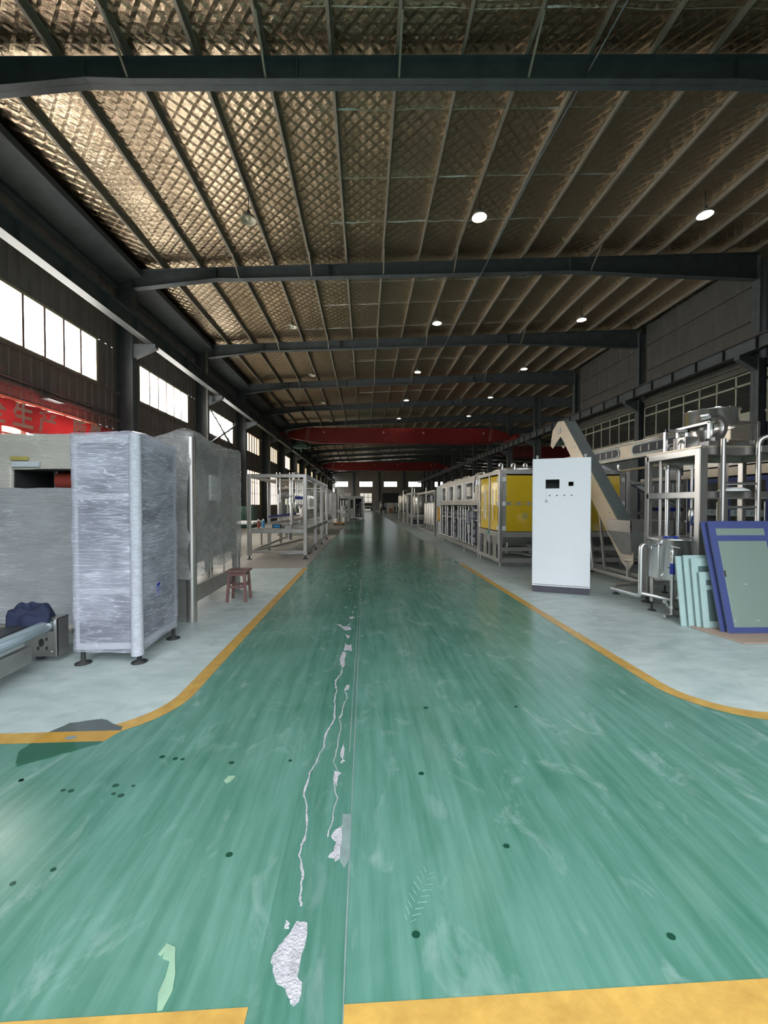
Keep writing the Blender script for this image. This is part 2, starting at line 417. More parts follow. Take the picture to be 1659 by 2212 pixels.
def mesh_of(name, mb, mat):
    me = bpy.data.meshes.new(name)
    me.from_pydata(mb.v, [], mb.f); me.update()
    bm = bmesh.new(); bm.from_mesh(me); bmesh.ops.recalc_face_normals(bm, faces=bm.faces); bm.to_mesh(me); bm.free()
    me.polygons.foreach_set('use_smooth', mb.s)
    for m in (mat if isinstance(mat, (list, tuple)) else [mat]): me.materials.append(m)
    return me

def obj(name, mb, mat, parent=None, bevel=0.0):
    o = bpy.data.objects.new(name, mesh_of(name, mb, mat))
    C.objects.link(o)
    if parent is not None: adopt(o, parent)
    if bevel:
        md = o.modifiers.new('bevel', 'BEVEL'); md.width = bevel; md.segments = 2; md.limit_method = 'ANGLE'
    return o

def origin(o):
    m = Matrix.Identity(4); p = o
    while p is not None:
        m = Matrix.Translation(p.location) @ m if p.type == 'EMPTY' else m
        p = p.parent
    return m
def adopt(o, parent):
    o.parent = parent
    r = parent
    while r.parent is not None: r = r.parent
    o.matrix_parent_inverse = Matrix.Translation(r.location).inverted() if parent is r else Matrix.Identity(4)

def tag(o, label, cat, group=None):
    o['label'] = label; o['category'] = cat
    if group: o['group'] = group
    return o
def thing(name, label, cat, loc, group=None):
    o = bpy.data.objects.new(name, None); C.objects.link(o)
    o.empty_display_size = 0.2; o.location = loc
    return tag(o, label, cat, group)
def structure(name, mb=None, mat=None):
    if mb is None:
        o = bpy.data.objects.new(name, None); C.objects.link(o)
    else: o = obj(name, mb, mat)
    o['kind'] = 'structure'
    return o
def duptree(root, loc, label, group=None):
    def cp(o, par):
        c = o.copy(); C.objects.link(c)
        if par is not None:
            c.parent = par; c.matrix_parent_inverse = o.matrix_parent_inverse.copy()
        for ch in list(o.children): cp(ch, c)
        return c
    r = cp(root, None); r.location = loc; r['label'] = label
    if group: r['group'] = group
    return r
# one-part shortcuts; every one is a mesh of its own under its thing
def pbox(t, name, x0, x1, y0, y1, z0, z1, mat, bevel=0.0): return obj(name, MB().box(x0, x1, y0, y1, z0, z1), mat, t, bevel)
def pbar(t, name, p0, p1, wd, ht, mat): return obj(name, MB().bar(p0, p1, wd, ht), mat, t, min(wd, ht) * 0.12)
def ppipe(t, name, pts, r, mat, n=10): return obj(name, MB().tube(bend(pts, r * 2.5), r, n), mat, t)
def pcyl(t, name, p0, p1, r0, r1, mat, n=24): return obj(name, MB().cyl(p0, p1, r0, r1, n), mat, t)
def foot(t, x, y, z, r=0.05):
    f = obj('foot', MB().lathe([(0, 0), (r, 0), (r, 0.008), (0.3 * r, 0.022), (0.25 * r, z), (0, z)], (x, y, 0), 14), M['rubber'], t)
    return f
def bend(pts, r):
    """round the corners of a pipe run"""
    pts = [Vector(p) for p in pts]
    out = [pts[0]]
    for a, b, c in zip(pts, pts[1:], pts[2:]):
        rr = min(r, (a - b).length * 0.45, (c - b).length * 0.45)
        p, q = b + (a - b).normalized() * rr, b + (c - b).normalized() * rr
        for k in range(5):
            s = k / 4
            out.append(p * (1 - s) ** 2 + b * 2 * s * (1 - s) + q * s * s)
    return out + [pts[-1]]
def text_mesh(name, s, size, mat, mtx, depth=0.004, parent=None):
    cu = bpy.data.curves.new(name, 'FONT'); cu.body = s; cu.size = size; cu.extrude = depth
    cu.offset = size * 0.028; cu.align_x = 'CENTER'; cu.align_y = 'CENTER'
    o = bpy.data.objects.new(name, cu); C.objects.link(o)
    bpy.context.view_layer.update()
    me = bpy.data.meshes.new_from_object(o.evaluated_get(bpy.context.evaluated_depsgraph_get()))
    bpy.data.objects.remove(o)
    me.transform(mtx); me.materials.clear(); me.materials.append(mat)
    q = bpy.data.objects.new(name, me); C.objects.link(q)
    if parent is not None: adopt(q, parent)
    return q
ORD = ['first', 'second', 'third', 'fourth', 'fifth', 'sixth', 'seventh', 'eighth', 'ninth', 'tenth', 'eleventh', 'twelfth', 'thirteenth', 'fourteenth', 'fifteenth', 'sixteenth']

# ================================================================ the hall
BAY, Y0, NB = 6.03, 7.27, 15
COLY = [Y0 - BAY + BAY * k for k in range(NB + 1)]       # frames at 1.24, 7.27, 13.3 ...
YEND = 97.6
XL, XR = -8.0, 14.0
def roof_z(x): return 9.40 + 0.0575 * x                  # top of the rafters

# ---- floor
def paint(name, pts, z, mat, parent):
    """a skin of paint: thin flat outline"""
    return obj(name, MB().prism(pts, 'z', 0.0, z), mat, parent)
FL = structure('floor')
obj('grey_painted_slab', MB().box(XL - 0.3, 38, -7, 100, -0.2, 0.0), M['grey_floor'], FL)
def arc(cx, cy, r, a0, a1, n=10): return [(cx + r * math.cos(math.radians(a0 + (a1 - a0) * k / n)), cy + r * math.sin(math.radians(a0 + (a1 - a0) * k / n))) for k in range(n + 1)]
XA, XB, YF = -1.31, 2.27, 2.43
R_ = 0.52
lane = [(XL, -7), (14, -7), (14, YF)] + arc(XB + R_, YF + R_, R_, 270, 180)[0:] + [(XB, 95.5), (XA, 95.5)] + arc(XA - R_, YF + R_, R_, 0, -90) + [(XL, YF)]
paint('green_lane', lane, 0.002, M['green'], FL)
paint('bare_floor_patch', [(XL, 8.75), (XA, 8.75), (XA, 95), (XL, 95)], 0.0018, M['far_floor'], FL)
hw = 0.055
def edge_line(xa, s, yfar, xout):
    cx = xa + s * R_
    a = [180, 270] if s > 0 else [0, -90]
    pin = [(xa + s * hw, yfar)] + arc(cx, YF + R_, R_ - hw, a[0], a[1]) + [(xout, YF + hw)]
    pout = [(xa - s * hw, yfar)] + arc(cx, YF + R_, R_ + hw, a[0], a[1]) + [(xout, YF - hw)]
    n = len(pin)
    vs = [(x, y, 0.0035) for x, y in pin + pout]
    return obj('yellow_line', MB().add(vs, [(i, i + 1, n + i + 1, n + i) for i in range(n - 1)]), M['yellow'], FL)
edge_line(XA, -1, 8.75, XL)
edge_line(XB, 1, 9.2, 14)
for x0, x1, yt in ((-6, -0.325, 1.085), (-0.06, 8, 1.078)):
    paint('yellow_line', [(x0, 0.90), (x1, 0.90), (x1, yt), (x0, yt)], 0.0034, M['yellow'], FL)
paint('repair_strip', [(-0.325, -1), (-0.06, -1), (-0.06, 40), (-0.30, 40)], 0.0028, M['strip'], FL)
# worn seam, cracks and flaked patches in the repair strip
def ribbon(name, pts, wd, z, mat):
    vs = []
    for i, (x, y) in enumerate(pts):
        h = wd * (0.5 + random.random()) * 0.5 * (0.6 + 0.25 * min(y, 3))
        vs += [(x - h, y, z), (x + h, y, z)]
    return obj(name, MB().add(vs, [(2 * i, 2 * i + 1, 2 * i + 3, 2 * i + 2) for i in range(len(pts) - 1)]), mat, FL)
def jag(pts, k=4, a=0.004):
    out = []
    for (x0, y0), (x1, y1) in zip(pts, pts[1:]):
        for i in range(k):
            t = i / k
            out.append((x0 + (x1 - x0) * t + random.uniform(-a, a), y0 + (y1 - y0) * t))
    return out + [pts[-1]]
CRACK = [(-0.191,3.340),(-0.194,3.235),(-0.229,3.119),(-0.226,3.027),(-0.213,2.957),(-0.219,2.828),(-0.201,2.638),(-0.200,2.534),(-0.226,2.439),(-0.241,2.329),(-0.235,2.247),(-0.254,2.200),(-0.261,2.154),(-0.260,2.134),(-0.285,2.042),(-0.298,1.895),(-0.270,1.813),(-0.251,1.653),(-0.264,1.555),(-0.236,1.484),(-0.229,1.395),(-0.223,1.354)]
CRACK2 = [(-0.147,2.920),(-0.131,2.823),(-0.146,2.748),(-0.151,2.636),(-0.167,2.545),(-0.149,2.424),(-0.158,2.315),(-0.163,2.215),(-0.170,2.110),(-0.140,2.035),(-0.158,1.951),(-0.134,1.857),(-0.142,1.759),(-0.157,1.636)]
PATCHES = [
   [(-0.230,1.305),(-0.191,1.298),(-0.190,1.244),(-0.200,1.193),(-0.201,1.157),(-0.186,1.134),(-0.182,1.096),(-0.195,1.081),(-0.208,1.085),(-0.231,1.120),(-0.263,1.143),(-0.278,1.179),(-0.288,1.191),(-0.281,1.222),(-0.258,1.254)] ,
   [(-0.111,1.682),(-0.139,1.659),(-0.142,1.636),(-0.121,1.612),(-0.127,1.569),(-0.148,1.544),(-0.125,1.538),(-0.115,1.522),(-0.102,1.536),(-0.097,1.611),(-0.097,1.693)] ,
   [(-0.266,1.311),(-0.253,1.306),(-0.253,1.285),(-0.265,1.287)] ,
   [(-0.328,4.574),(-0.280,4.592),(-0.263,4.511),(-0.171,4.487),(-0.149,4.390),(-0.213,4.356),(-0.267,4.472)] ,
   [(-0.213,4.231),(-0.153,4.160),(-0.178,4.079),(-0.192,4.145)] ,
   [(-0.199,3.955),(-0.170,3.894),(-0.133,3.907),(-0.123,3.736),(-0.164,3.766),(-0.204,3.754),(-0.200,3.866)] ,
   [(-0.213,3.727),(-0.182,3.712),(-0.176,3.595),(-0.183,3.534),(-0.172,3.405),(-0.196,3.351),(-0.216,3.453),(-0.226,3.536)] ,
   [(-0.141,3.032),(-0.120,3.031),(-0.122,2.961),(-0.156,2.938),(-0.151,2.989)] ,
   [(-0.125,2.282),(-0.115,2.212),(-0.124,2.148),(-0.136,2.167),(-0.141,2.185)] ,
   [(-0.133,2.108),(-0.122,2.147),(-0.108,2.123),(-0.123,2.116)] ,
   [(-0.159,2.045),(-0.122,2.031),(-0.138,2.009),(-0.139,1.934),(-0.160,1.985)] ,
   [(-0.142,2.622),(-0.158,2.570),(-0.175,2.564),(-0.163,2.590)] ,
   [(-0.210,4.548),(-0.187,4.587),(-0.165,4.656),(-0.168,4.586),(-0.197,4.527)] ,
   [(-0.198,4.868),(-0.147,4.912),(-0.126,4.842),(-0.170,4.799)] ,
   [(-0.265,5.295),(-0.250,5.417),(-0.248,5.322)] ,
   [(-0.148,5.317),(-0.125,5.399),(-0.130,5.316)] ,
   [(-0.174,5.133),(-0.147,5.132),(-0.151,5.057)] ,
   [(-0.268,6.506),(-0.244,6.529),(-0.243,6.408)] ,
   [(-0.256,9.275),(-0.206,9.273),(-0.221,9.079)] ,
]
SLIVER = [(-0.101,1.757),(-0.064,1.756),(-0.065,1.524),(-0.081,1.491),(-0.101,1.526),(-0.102,1.645)]
PUDDLE = [(-1.937,2.475),(-1.889,2.587),(-1.712,2.625),(-1.647,2.603),(-1.599,2.560),(-1.524,2.530),(-1.507,2.479),(-1.546,2.367),(-1.563,2.352),(-1.668,2.282),(-1.750,2.225),(-1.855,2.169),(-1.904,2.213),(-1.949,2.296),(-1.958,2.360)]
SMEAR = [(-0.636,1.227),(-0.628,1.246),(-0.611,1.232),(-0.591,1.212),(-0.577,1.170),(-0.572,1.131),(-0.567,1.090)]
DROPS = [(-1.738,2.053),(-1.475,1.973),(-1.434,1.967),(-1.239,1.994),(-1.214,1.937),(-1.171,1.923),(-1.150,1.987),(-1.192,1.540),(-1.298,1.490),(-0.542,1.573),(-1.122,2.211),(-1.042,2.191),(-1.000,2.185),(-0.722,2.142),(-1.742,2.058),(-0.408,2.144),(0.292,2.007),(0.578,1.558),(0.165,1.246),(0.989,1.200),(0.418,2.662),(1.044,2.647)]
LEAF = [(-0.716,2.003),(-0.704,2.037),(-0.670,2.040),(-0.672,2.010),(-0.693,1.987)]

ribbon('crack', jag(CRACK), 0.008, 0.0042, M['concrete'])
ribbon('crack', jag(CRACK2), 0.0045, 0.0042, M['concrete'])
ribbon('joint_line', [(-0.062 + random.uniform(-0.002, 0.002), 1.0 + 0.25 * k) for k in range(45)], 0.006, 0.004, M['sliver'])
ribbon('joint_line', [(-0.085 + random.uniform(-0.004, 0.004), 2.2 + 0.25 * k) for k in range(22)], 0.005, 0.004, M['sliver'])
ribbon('crack', jag([(-0.3, 4.4), (-0.55, 4.42), (-0.9, 4.36), (-1.2, 4.3)], 5, 0.003)[::-1], 0.02, 0.0042, M['smear'])
def outline(pts, k=3, a=0.006):
    c = Vector((sum(p[0] for p in pts) / len(pts), sum(p[1] for p in pts) / len(pts)))
    q = []
    n = len(pts)
    for i in range(n):
        (x0, y0), (x1, y1) = pts[i], pts[(i + 1) % n]
        for j in range(k):
            t = j / k
            q.append((x0 + (x1 - x0) * t + random.uniform(-a, a), y0 + (y1 - y0) * t + random.uniform(-a, a)))
    return q
for P in PATCHES: paint('flaked_patch', outline(P, 3, 0.003), 0.0045, M['concrete'], FL)
paint('worn_patch', SLIVER, 0.0040, M['sliver'], FL)
inner = [p for p in PUDDLE]
wet = outline(PUDDLE, 3, 0.006)
g = [p for p in wet]
def clip(poly, y, keep_above):
    out = []
    n = len(poly)
    for i in range(n):
        a, b = poly[i], poly[(i + 1) % n]
        ina, inb = (a[1] >= y) == keep_above, (b[1] >= y) == keep_above
        if ina: out.append(a)
        if ina != inb:
            t = (y - a[1]) / (b[1] - a[1]); out.append((a[0] + t * (b[0] - a[0]), y))
    return out
paint('wet_patch', clip(wet, YF + hw, True), 0.0044, M['wet_grey'], FL)
paint('wet_patch', clip(clip(wet, YF + hw, False), YF - hw, True), 0.0046, M['wet_yellow'], FL)
paint('wet_patch', clip(wet, YF - hw, False), 0.0044, M['wet_green'], FL)
paint('worn_hole', [(-1.76 + 0.035 * math.cos(k), 2.42 + 0.02 * math.sin(k)) for k in range(6)], 0.005, M['sliver'], FL)
for x, y in DROPS:
    r = random.uniform(0.009, 0.016)
    paint('dark_drop', [(x + r * math.cos(k * PI / 4), y + r * 0.8 * math.sin(k * PI / 4)) for k in range(8)], 0.0045, M['drop'], FL)
vs, nS = [], len(SMEAR)
sl, sr = [], []
for i, (x, y) in enumerate(SMEAR):
    a = Vector(SMEAR[max(0, i - 1)]); b = Vector(SMEAR[min(nS - 1, i + 1)])
    n_ = Vector((-(b - a).y, (b - a).x)).normalized() * (0.007 + 0.006 * (i % 3))
    sl.append((x + n_.x, y + n_.y)); sr.append((x - n_.x, y - n_.y))
paint('pale_spill', sl + sr[::-1], 0.0044, M['smear'], FL)
paint('pale_spill', outline(LEAF, 2, 0.004), 0.0044, M['smear'], FL)
# shoe prints: dusty tread bars
for px, py, ang, mt in ((0.19, 1.37, -0.5, 'green_dust'), (-0.46, 3.02, 0.9, 'sliver'), (0.02, 2.98, 1.0, 'sliver'), (-0.72, 3.1, 0.8, 'sliver'), (-0.6, 2.75, 1.2, 'sliver'), (0.5, 2.2, 0.4, 'sliver'), (-0.95, 3.4, 0.8, 'sliver')):
    mb = MB()
    for k in range(9):
        u = -0.10 + 0.024 * k
        wv = 0.036 * math.sqrt(max(0.1, 1 - (u / 0.125) ** 2))
        for sgn in (-1, 1):
            a = [(sgn * 0.004, u), (sgn * wv, u + 0.02), (sgn * wv, u + 0.026), (sgn * 0.004, u + 0.006)]
            q = [(px + x * math.cos(ang) - y * math.sin(ang), py + x * math.sin(ang) + y * math.cos(ang), 0.0043) for x, y in a]
            mb.add(q, [(0, 1, 2, 3)])
    o = obj('shoe_print', mb, M['green_dust'], FL); o['kind'] = 'stuff'

# ---- corrugated sheets
def sheet(mb, plane, c, a0, a1, z0, z1, pitch=0.30, depth=0.025, side=1):
    """trapezoid ribs standing up; plane 'x' runs along y at x=c, plane 'y' runs along x at y=c"""
    n = max(1, round((a1 - a0) / pitch)); p = (a1 - a0) / n
    prof = []
    for i in range(n):
        b = a0 + i * p
        prof += [(b, 0), (b + 0.70 * p, 0), (b + 0.78 * p, 1), (b + 0.92 * p, 1)]
    prof.append((a1, 0))
    vs = []
    for z in (z0, z1):
        for a, d in prof:
            q = c + side * depth * d
            vs.append((q, a, z) if plane == 'x' else (a, q, z))
    m = len(prof)
    mb.add(vs, [(i, i + 1, m + i + 1, m + i) for i in range(m - 1)])
    return mb

# ---- left wall: columns, sheets, two rows of windows per bay, crane rail
WL = structure('wall_left')
def h_column(t, x0, x1, y, z1, mat):
    mb = MB().box(x0, x0 + 0.016, y - 0.15, y + 0.15, 0, z1).box(x1 - 0.016, x1, y - 0.15, y + 0.15, 0, z1).box(x0, x1, y - 0.006, y + 0.006, 0, z1)
    return obj('column', mb, mat, t)
for y in COLY:
    h_column(WL, XL + 0.02, -7.48, y, 8.95, M['rafter'])
    mb = MB().prism([(-7.48, 6.15), (-7.48, 6.6), (-6.78, 6.6), (-6.78, 6.48)], 'y', y - 0.1, y + 0.1)
    obj('corbel', mb, M['rafter'], WL)
wn = 0
def upper_window(y0, y1, lit):
    global wn
    wn += 1
    W = structure('window_%d' % wn); x = XL
    z0, z1 = 5.08, 6.30
    obj('frame', MB().box(x - 0.06, x + 0.05, y0, y1, z1, z1 + 0.07).box(x - 0.06, x + 0.05, y0, y1, z0 - 0.05, z0)
        .box(x - 0.06, x + 0.05, y0 - 0.06, y0, z0 - 0.05, z1 + 0.07).box(x - 0.06, x + 0.05, y1, y1 + 0.09, z0 - 0.05, z1 + 0.07), M['trim_beige'], W)
    n = 6; p = (y1 - y0) / n
    for k in range(1, n): pbox(W, 'mullion', x - 0.02, x + 0.05, y0 + k * p - 0.03, y0 + k * p + 0.03, z0, z1, M['mullion'])
    for k in range(n): pbox(W, 'pane', x - 0.03, x - 0.022, y0 + k * p + 0.02, y0 + (k + 1) * p - 0.02, z0, z1, M[lit])
    if y0 < 24:
        for k in range(1, n): 
            o = obj('stay_rod', MB().bar((x + 0.03, y0 + k * p - 0.02, z0 + 0.12), (x + 0.05, y0 + k * p - 0.28, z0 + 0.20), 0.008, 0.008), M['wire'], W)
    return W
def lower_window(y0, y1, lit):
    global wn
    wn += 1
    W = structure('window_%d' % wn); x = XL
    z0, z1 = 1.40, 3.76
    obj('frame', MB().box(x - 0.06, x + 0.05, y0, y1, z1, z1 + 0.06).box(x - 0.06, x + 0.05, y0, y1, z0 - 0.05, z0)
        .box(x - 0.06, x + 0.05, y0 - 0.06, y0, z0 - 0.05, z1 + 0.06).box(x - 0.06, x + 0.05, y1, y1 + 0.06, z0 - 0.05, z1 + 0.06), M['trim_beige'], W)
    n = 6; p = (y1 - y0) / n
    for k in range(1, n): pbox(W, 'mullion', x - 0.02, x + 0.05, y0 + k * p - 0.03, y0 + k * p + 0.03, z0, z1, M['mullion'])
    for z in (2.2, 3.0): pbox(W, 'glazing_bar', x - 0.02, x + 0.02, y0, y1, z - 0.018, z + 0.018, M['mullion'])
    for k in range(n): pbox(W, 'pane', x - 0.03, x - 0.022, y0 + k * p + 0.02, y0 + (k + 1) * p - 0.02, z0, z1, M['pane_warm' if (k + int(y0)) % 4 == 1 else lit])
for k in range(NB):
    ya, yb = COLY[k], COLY[k + 1] if k + 1 < len(COLY) else YEND
    mb = MB()
    if 1 <= k <= 14:
        c = (ya + yb) / 2
        w0, w1 = c - 1.88, c + 1.87
        lit = 'pane' if k < 4 else ('pane_mid' if k % 3 == 0 else 'pane_warm')
        upper_window(w0, w1, lit)
        lower_window(w0, w1, 'pane' if k < 3 else 'pane_mid')
        for a, b, z0, z1 in ((ya, yb, 6.37, 9.1), (ya, w0 - .06, 5.03, 6.37), (w1 + .09, yb, 5.03, 6.37), (ya, yb, 3.82, 5.03), (ya, w0 - .06, 1.35, 3.82), (w1 + .06, yb, 1.35, 3.82), (ya, yb, 0, 1.35)):
            sheet(mb, 'x', XL, a, b, z0, z1)
    else: sheet(mb, 'x', XL, ya, yb, 0, 9.1)
    obj('corrugated_panel', mb, M['wall_brown'], WL)
sheet_back = obj('corrugated_panel', sheet(MB(), 'x', XL, -0.6, COLY[0], 0, 9.1), M['wall_brown'], WL)
for z, d in ((4.12, 0.05), (7.45, 0.07), (8.35, 0.09), (5.0, 0.03)):
    obj('girt', MB().box(XL + 0.03, XL + 0.03 + d, COLY[0], YEND, z - 0.05, z + 0.03), M['rafter' if z > 5 else 'wall_brown'], WL)
obj('eave_gutter', MB().prism([(XL + 0.02, 8.5), (XL + 0.02, 8.62), (-7.2, 8.96), (-7.2, 8.78)], 'y', COLY[0], YEND), M['rafter'], WL)
def runway(t, x):
    obj('runway_beam', MB().box(x - 0.012, x + 0.012, COLY[0], YEND, 6.62, 7.04).box(x - 0.14, x + 0.14, COLY[0], YEND, 7.04, 7.07), M['rafter'], t)
    obj('runway_flange', MB().box(x - 0.13, x + 0.13, COLY[0], YEND, 6.60, 6.62), M['flange_grey'], t)
    obj('crane_rail', MB().box(x - 0.03, x + 0.03, COLY[0], YEND, 7.07, 7.13), M['rail_red'], t)
runway(WL, -6.95)
for k in range(1, 15):                                     # stiffeners on the web seen from the aisle
    for j in range(4): pbox(WL, 'stiffener', -6.94, -6.84, COLY[k] + 1.0 + 1.35 * j, COLY[k] + 1.012 + 1.35 * j, 6.62, 7.04, M['rafter'])
for y in (18.9, 31.0, 43.0): ppipe(WL, 'downpipe', [(-7.35, y, 0.2), (-7.35, y, 8.6)], 0.055, M['wall_grey'])
for k in (3, 4):                                           # cross bracing over the lower windows
    a, b = COLY[k] + 0.3, COLY[k + 1] - 0.3
    for y0_, y1_, z0_, z1_ in ((a, (a + b) / 2, 0.2, 3.9), (b, (a + b) / 2, 0.2, 3.9), (a, b, 4.2, 6.5), (b, a, 4.2, 6.5)):
        if k == 3: pbar(WL, 'brace', (XL + 0.2, y0_, z0_), (XL + 0.2, y1_, z1_), 0.09, 0.09, M['rafter'])
ppipe(WL, 'conduit', [(XL + 0.1, 5, 4.25), (XL + 0.1, 13.0, 4.25)], 0.025, M['rafter'])
pbox(WL, 'wall_lamp', XL + 0.1, XL + 0.35, 10.0, 10.5, 3.98, 4.02, M['flange_grey'])

# ---- right side: columns, runway, office storey over three bays
WR = structure('wall_right')
for y in COLY:
    h_column(WR, 13.72, 14.22, y, 10.0, M['rafter'])
    obj('corbel', MB().prism([(13.72, 6.1), (13.72, 6.6), (13.05, 6.6), (13.05, 6.48)], 'y', y - 0.1, y + 0.1), M['rafter'], WR)
runway(WR, 13.2)
for k in range(1, 15):
    for j in range(5): pbox(WR, 'stiffener', 13.09, 13.188, COLY[k] + 0.6 + 1.2 * j, COLY[k] + 0.615 + 1.2 * j, 6.62, 7.04, M['flange_grey'])
for k in (1, 2, 3):
    ya, yb = COLY[k] + 0.16, COLY[k + 1] - 0.16
    X = 14.05
    obj('corrugated_panel', sheet(MB(), 'x', X, ya, yb, 6.55, 10.42, 0.9, 0.03, -1), M['wall_grey'], WR)
    obj('handrail', MB().box(X - 0.10, X - 0.06, ya + 0.3, yb, 8.02, 8.06), M['wall_grey'], WR)
    obj('girt', MB().box(X - 0.08, X - 0.03, ya, yb, 9.28, 9.33), M['wall_grey'], WR)
    obj('fascia', MB().box(X - 0.04, X + 0.02, ya, yb, 6.28, 6.56).box(X - 0.12, X - 0.04, ya, yb, 6.50, 6.56), M['wall_grey'], WR)
    obj('sill_panel', MB().box(X - 0.05, X + 0.02, ya, yb, 4.30, 4.72).box(X - 0.09, X - 0.05, ya, yb, 4.66, 4.74), M['off_frame'], WR)
    obj('lower_wall', MB().box(X, X + 0.05, ya, yb, 3.7, 4.3).box(X, X + 0.05, ya, yb, 0, 3.7), M['rafter'], WR)
    wn += 1
    W = structure('window_%d' % wn)
    z0, zt, z1 = 4.74, 5.82, 6.24
    obj('frame', MB().box(X - 0.05, X, ya, yb, z1 - 0.05, z1).box(X - 0.05, X, ya, yb, z0, z0 + 0.05).box(X - 0.05, X, ya, yb, zt - 0.035, zt + 0.035)
        .box(X - 0.05, X, ya, ya + 0.06, z0, z1).box(X - 0.05, X, yb - 0.06, yb, z0, z1), M['off_frame'], W)
    n = 7; p = (yb - ya) / n
    for j in range(1, n): pbox(W, 'mullion', X - 0.05, X, ya + j * p - 0.03, ya + j * p + 0.03, z0, z1, M['off_frame'])
    for j in range(n):
        for a, b in ((z0 + 0.05, zt - 0.035), (zt + 0.035, z1 - 0.05)):
            pbox(W, 'pane', X - 0.03, X - 0.024, ya + j * p + 0.03, ya + (j + 1) * p - 0.03, a, b, M['off_glass'])
    if k == 2:
        pbox(W, 'roller_blind', X + 0.02, X + 0.03, ya + 0.1, ya + p - 0.05, 5.15, zt, M['off_frame'])
    # the room behind the glass
    obj('office_room', MB().box(X + 3.5, X + 3.6, ya, yb, 3.7, 6.6).box(X + 0.05, X + 3.5, ya, yb, 3.6, 3.7).box(X + 0.05, X + 3.5, ya, yb, 6.55, 6.65), M['wall_grey'], WR)
    obj('office_partition', MB().box(X + 0.1, X + 3.5, yb, yb + 0.05, 3.7, 6.6), M['wall_grey'], WR)
obj('far_side_wall', sheet(MB(), 'x', 36.0, -0.6, YEND, 0, 9.5, 0.5, 0.03, -1), M['wall_grey'], WR)
obj('near_side_wall', sheet(MB(), 'x', 14.1, -0.6, 7.1, 0, 10.45, 0.3, 0.025, -1), M['wall_grey'], WR)

# ---- end wall with high windows, a glass door and a dark shutter
WE = structure('wall_end')
ends = [(-7.36, -4.09), (-1.35, 1.95), (4.70, 8.02), (10.8, 14.1), (17.0, 19.5), (23.0, 26.3), (29.1, 32.4)]
cuts = [XL] + [v for e in ends for v in e] + [36.0]
mb = MB()
sheet(mb, 'y', YEND, XL, 36, 7.12, 10.8, 0.5, 0.03, -1); sheet(mb, 'y', YEND, XL, 36, 4.3, 5.78, 0.5, 0.03, -1)
for a, b in zip(cuts[0::2], cuts[1::2]): sheet(mb, 'y', YEND, a, b, 5.78, 7.12, 0.5, 0.03, -1)
for a, b in ((XL, -1.25), (1.83, 4.45), (8.5, 36)): sheet(mb, 'y', YEND, a, b, 0, 4.3, 0.5, 0.03, -1)
obj('corrugated_panel', mb, M['wall_far'], WE)
for z in (5.4, 7.5, 9.0, 4.35): obj('girt', MB().box(XL, 36, YEND - 0.10, YEND - 0.04, z - 0.05, z + 0.05), M['wall_far'], WE)
for x in (-2.85, 3.45, 9.55, 20.2, 26.5): obj('column', MB().box(x - 0.18, x + 0.18, YEND - 0.35, YEND - 0.04, 0, 10.2), M['rafter'], WE)
for a, b in ends:
    wn += 1
    W = structure('window_%d' % wn)
    y = YEND
    obj('frame', MB().box(a, b, y - 0.05, y, 7.06, 7.12).box(a, b, y - 0.05, y, 5.78, 5.84).box(a, a + 0.06, y - 0.05, y, 5.78, 7.12).box(b - 0.06, b, y - 0.05, y, 5.78, 7.12), M['rafter'], W)
    for k in range(1, 4): pbox(W, 'mullion', a + (b - a) * k / 4 - 0.03, a + (b - a) * k / 4 + 0.03, y - 0.04, y, 5.8, 7.1, M['mullion'])
    for k in range(4): pbox(W, 'pane', a + (b - a) * k / 4, a + (b - a) * (k + 1) / 4, y + 0.01, y + 0.02, 5.8, 7.1, M['pane_far'])
D1 = structure('door_1')
obj('glass_leaf', MB().box(-1.25, 1.83, YEND, YEND + 0.02, 0, 4.3), M['door_glow'], D1)
for x in (-1.2, -0.2, 0.8, 1.78): pbox(D1, 'stile', x - 0.05, x + 0.05, YEND - 0.05, YEND, 0, 4.3, M['wall_grey'])
for z in (0.05, 2.1, 3.2, 4.25): pbox(D1, 'rail', -1.25, 1.83, YEND - 0.05, YEND, z - 0.05, z + 0.05, M['mullion'])
D2 = structure('door_2')
obj('light_blocker', MB().box(4.45, 8.5, YEND, YEND + 0.02, 0, 4.3), M['shutter'], D2)  # added panel that keeps sky light from leaking between the slats
for k in range(17): pbox(D2, 'slat', 4.45, 8.5, YEND - 0.04, YEND, 0.253 * k, 0.253 * k + 0.235, M['shutter'])

# ---- wall behind the photographer, open at the big doorway
WB = structure('wall_back')
x0, x1, zt, yb = DOOR
obj('corrugated_panel', MB().box(XL, x0, yb - 0.1, yb, 0, 10).box(x1, XR + 0.3, yb - 0.1, yb, 0, 10).box(x0, x1, yb - 0.1, yb, zt, 10).box(XR + 0.3, 36, yb - 0.1, yb, 0, 10.4), M['wall_brown'], WB)

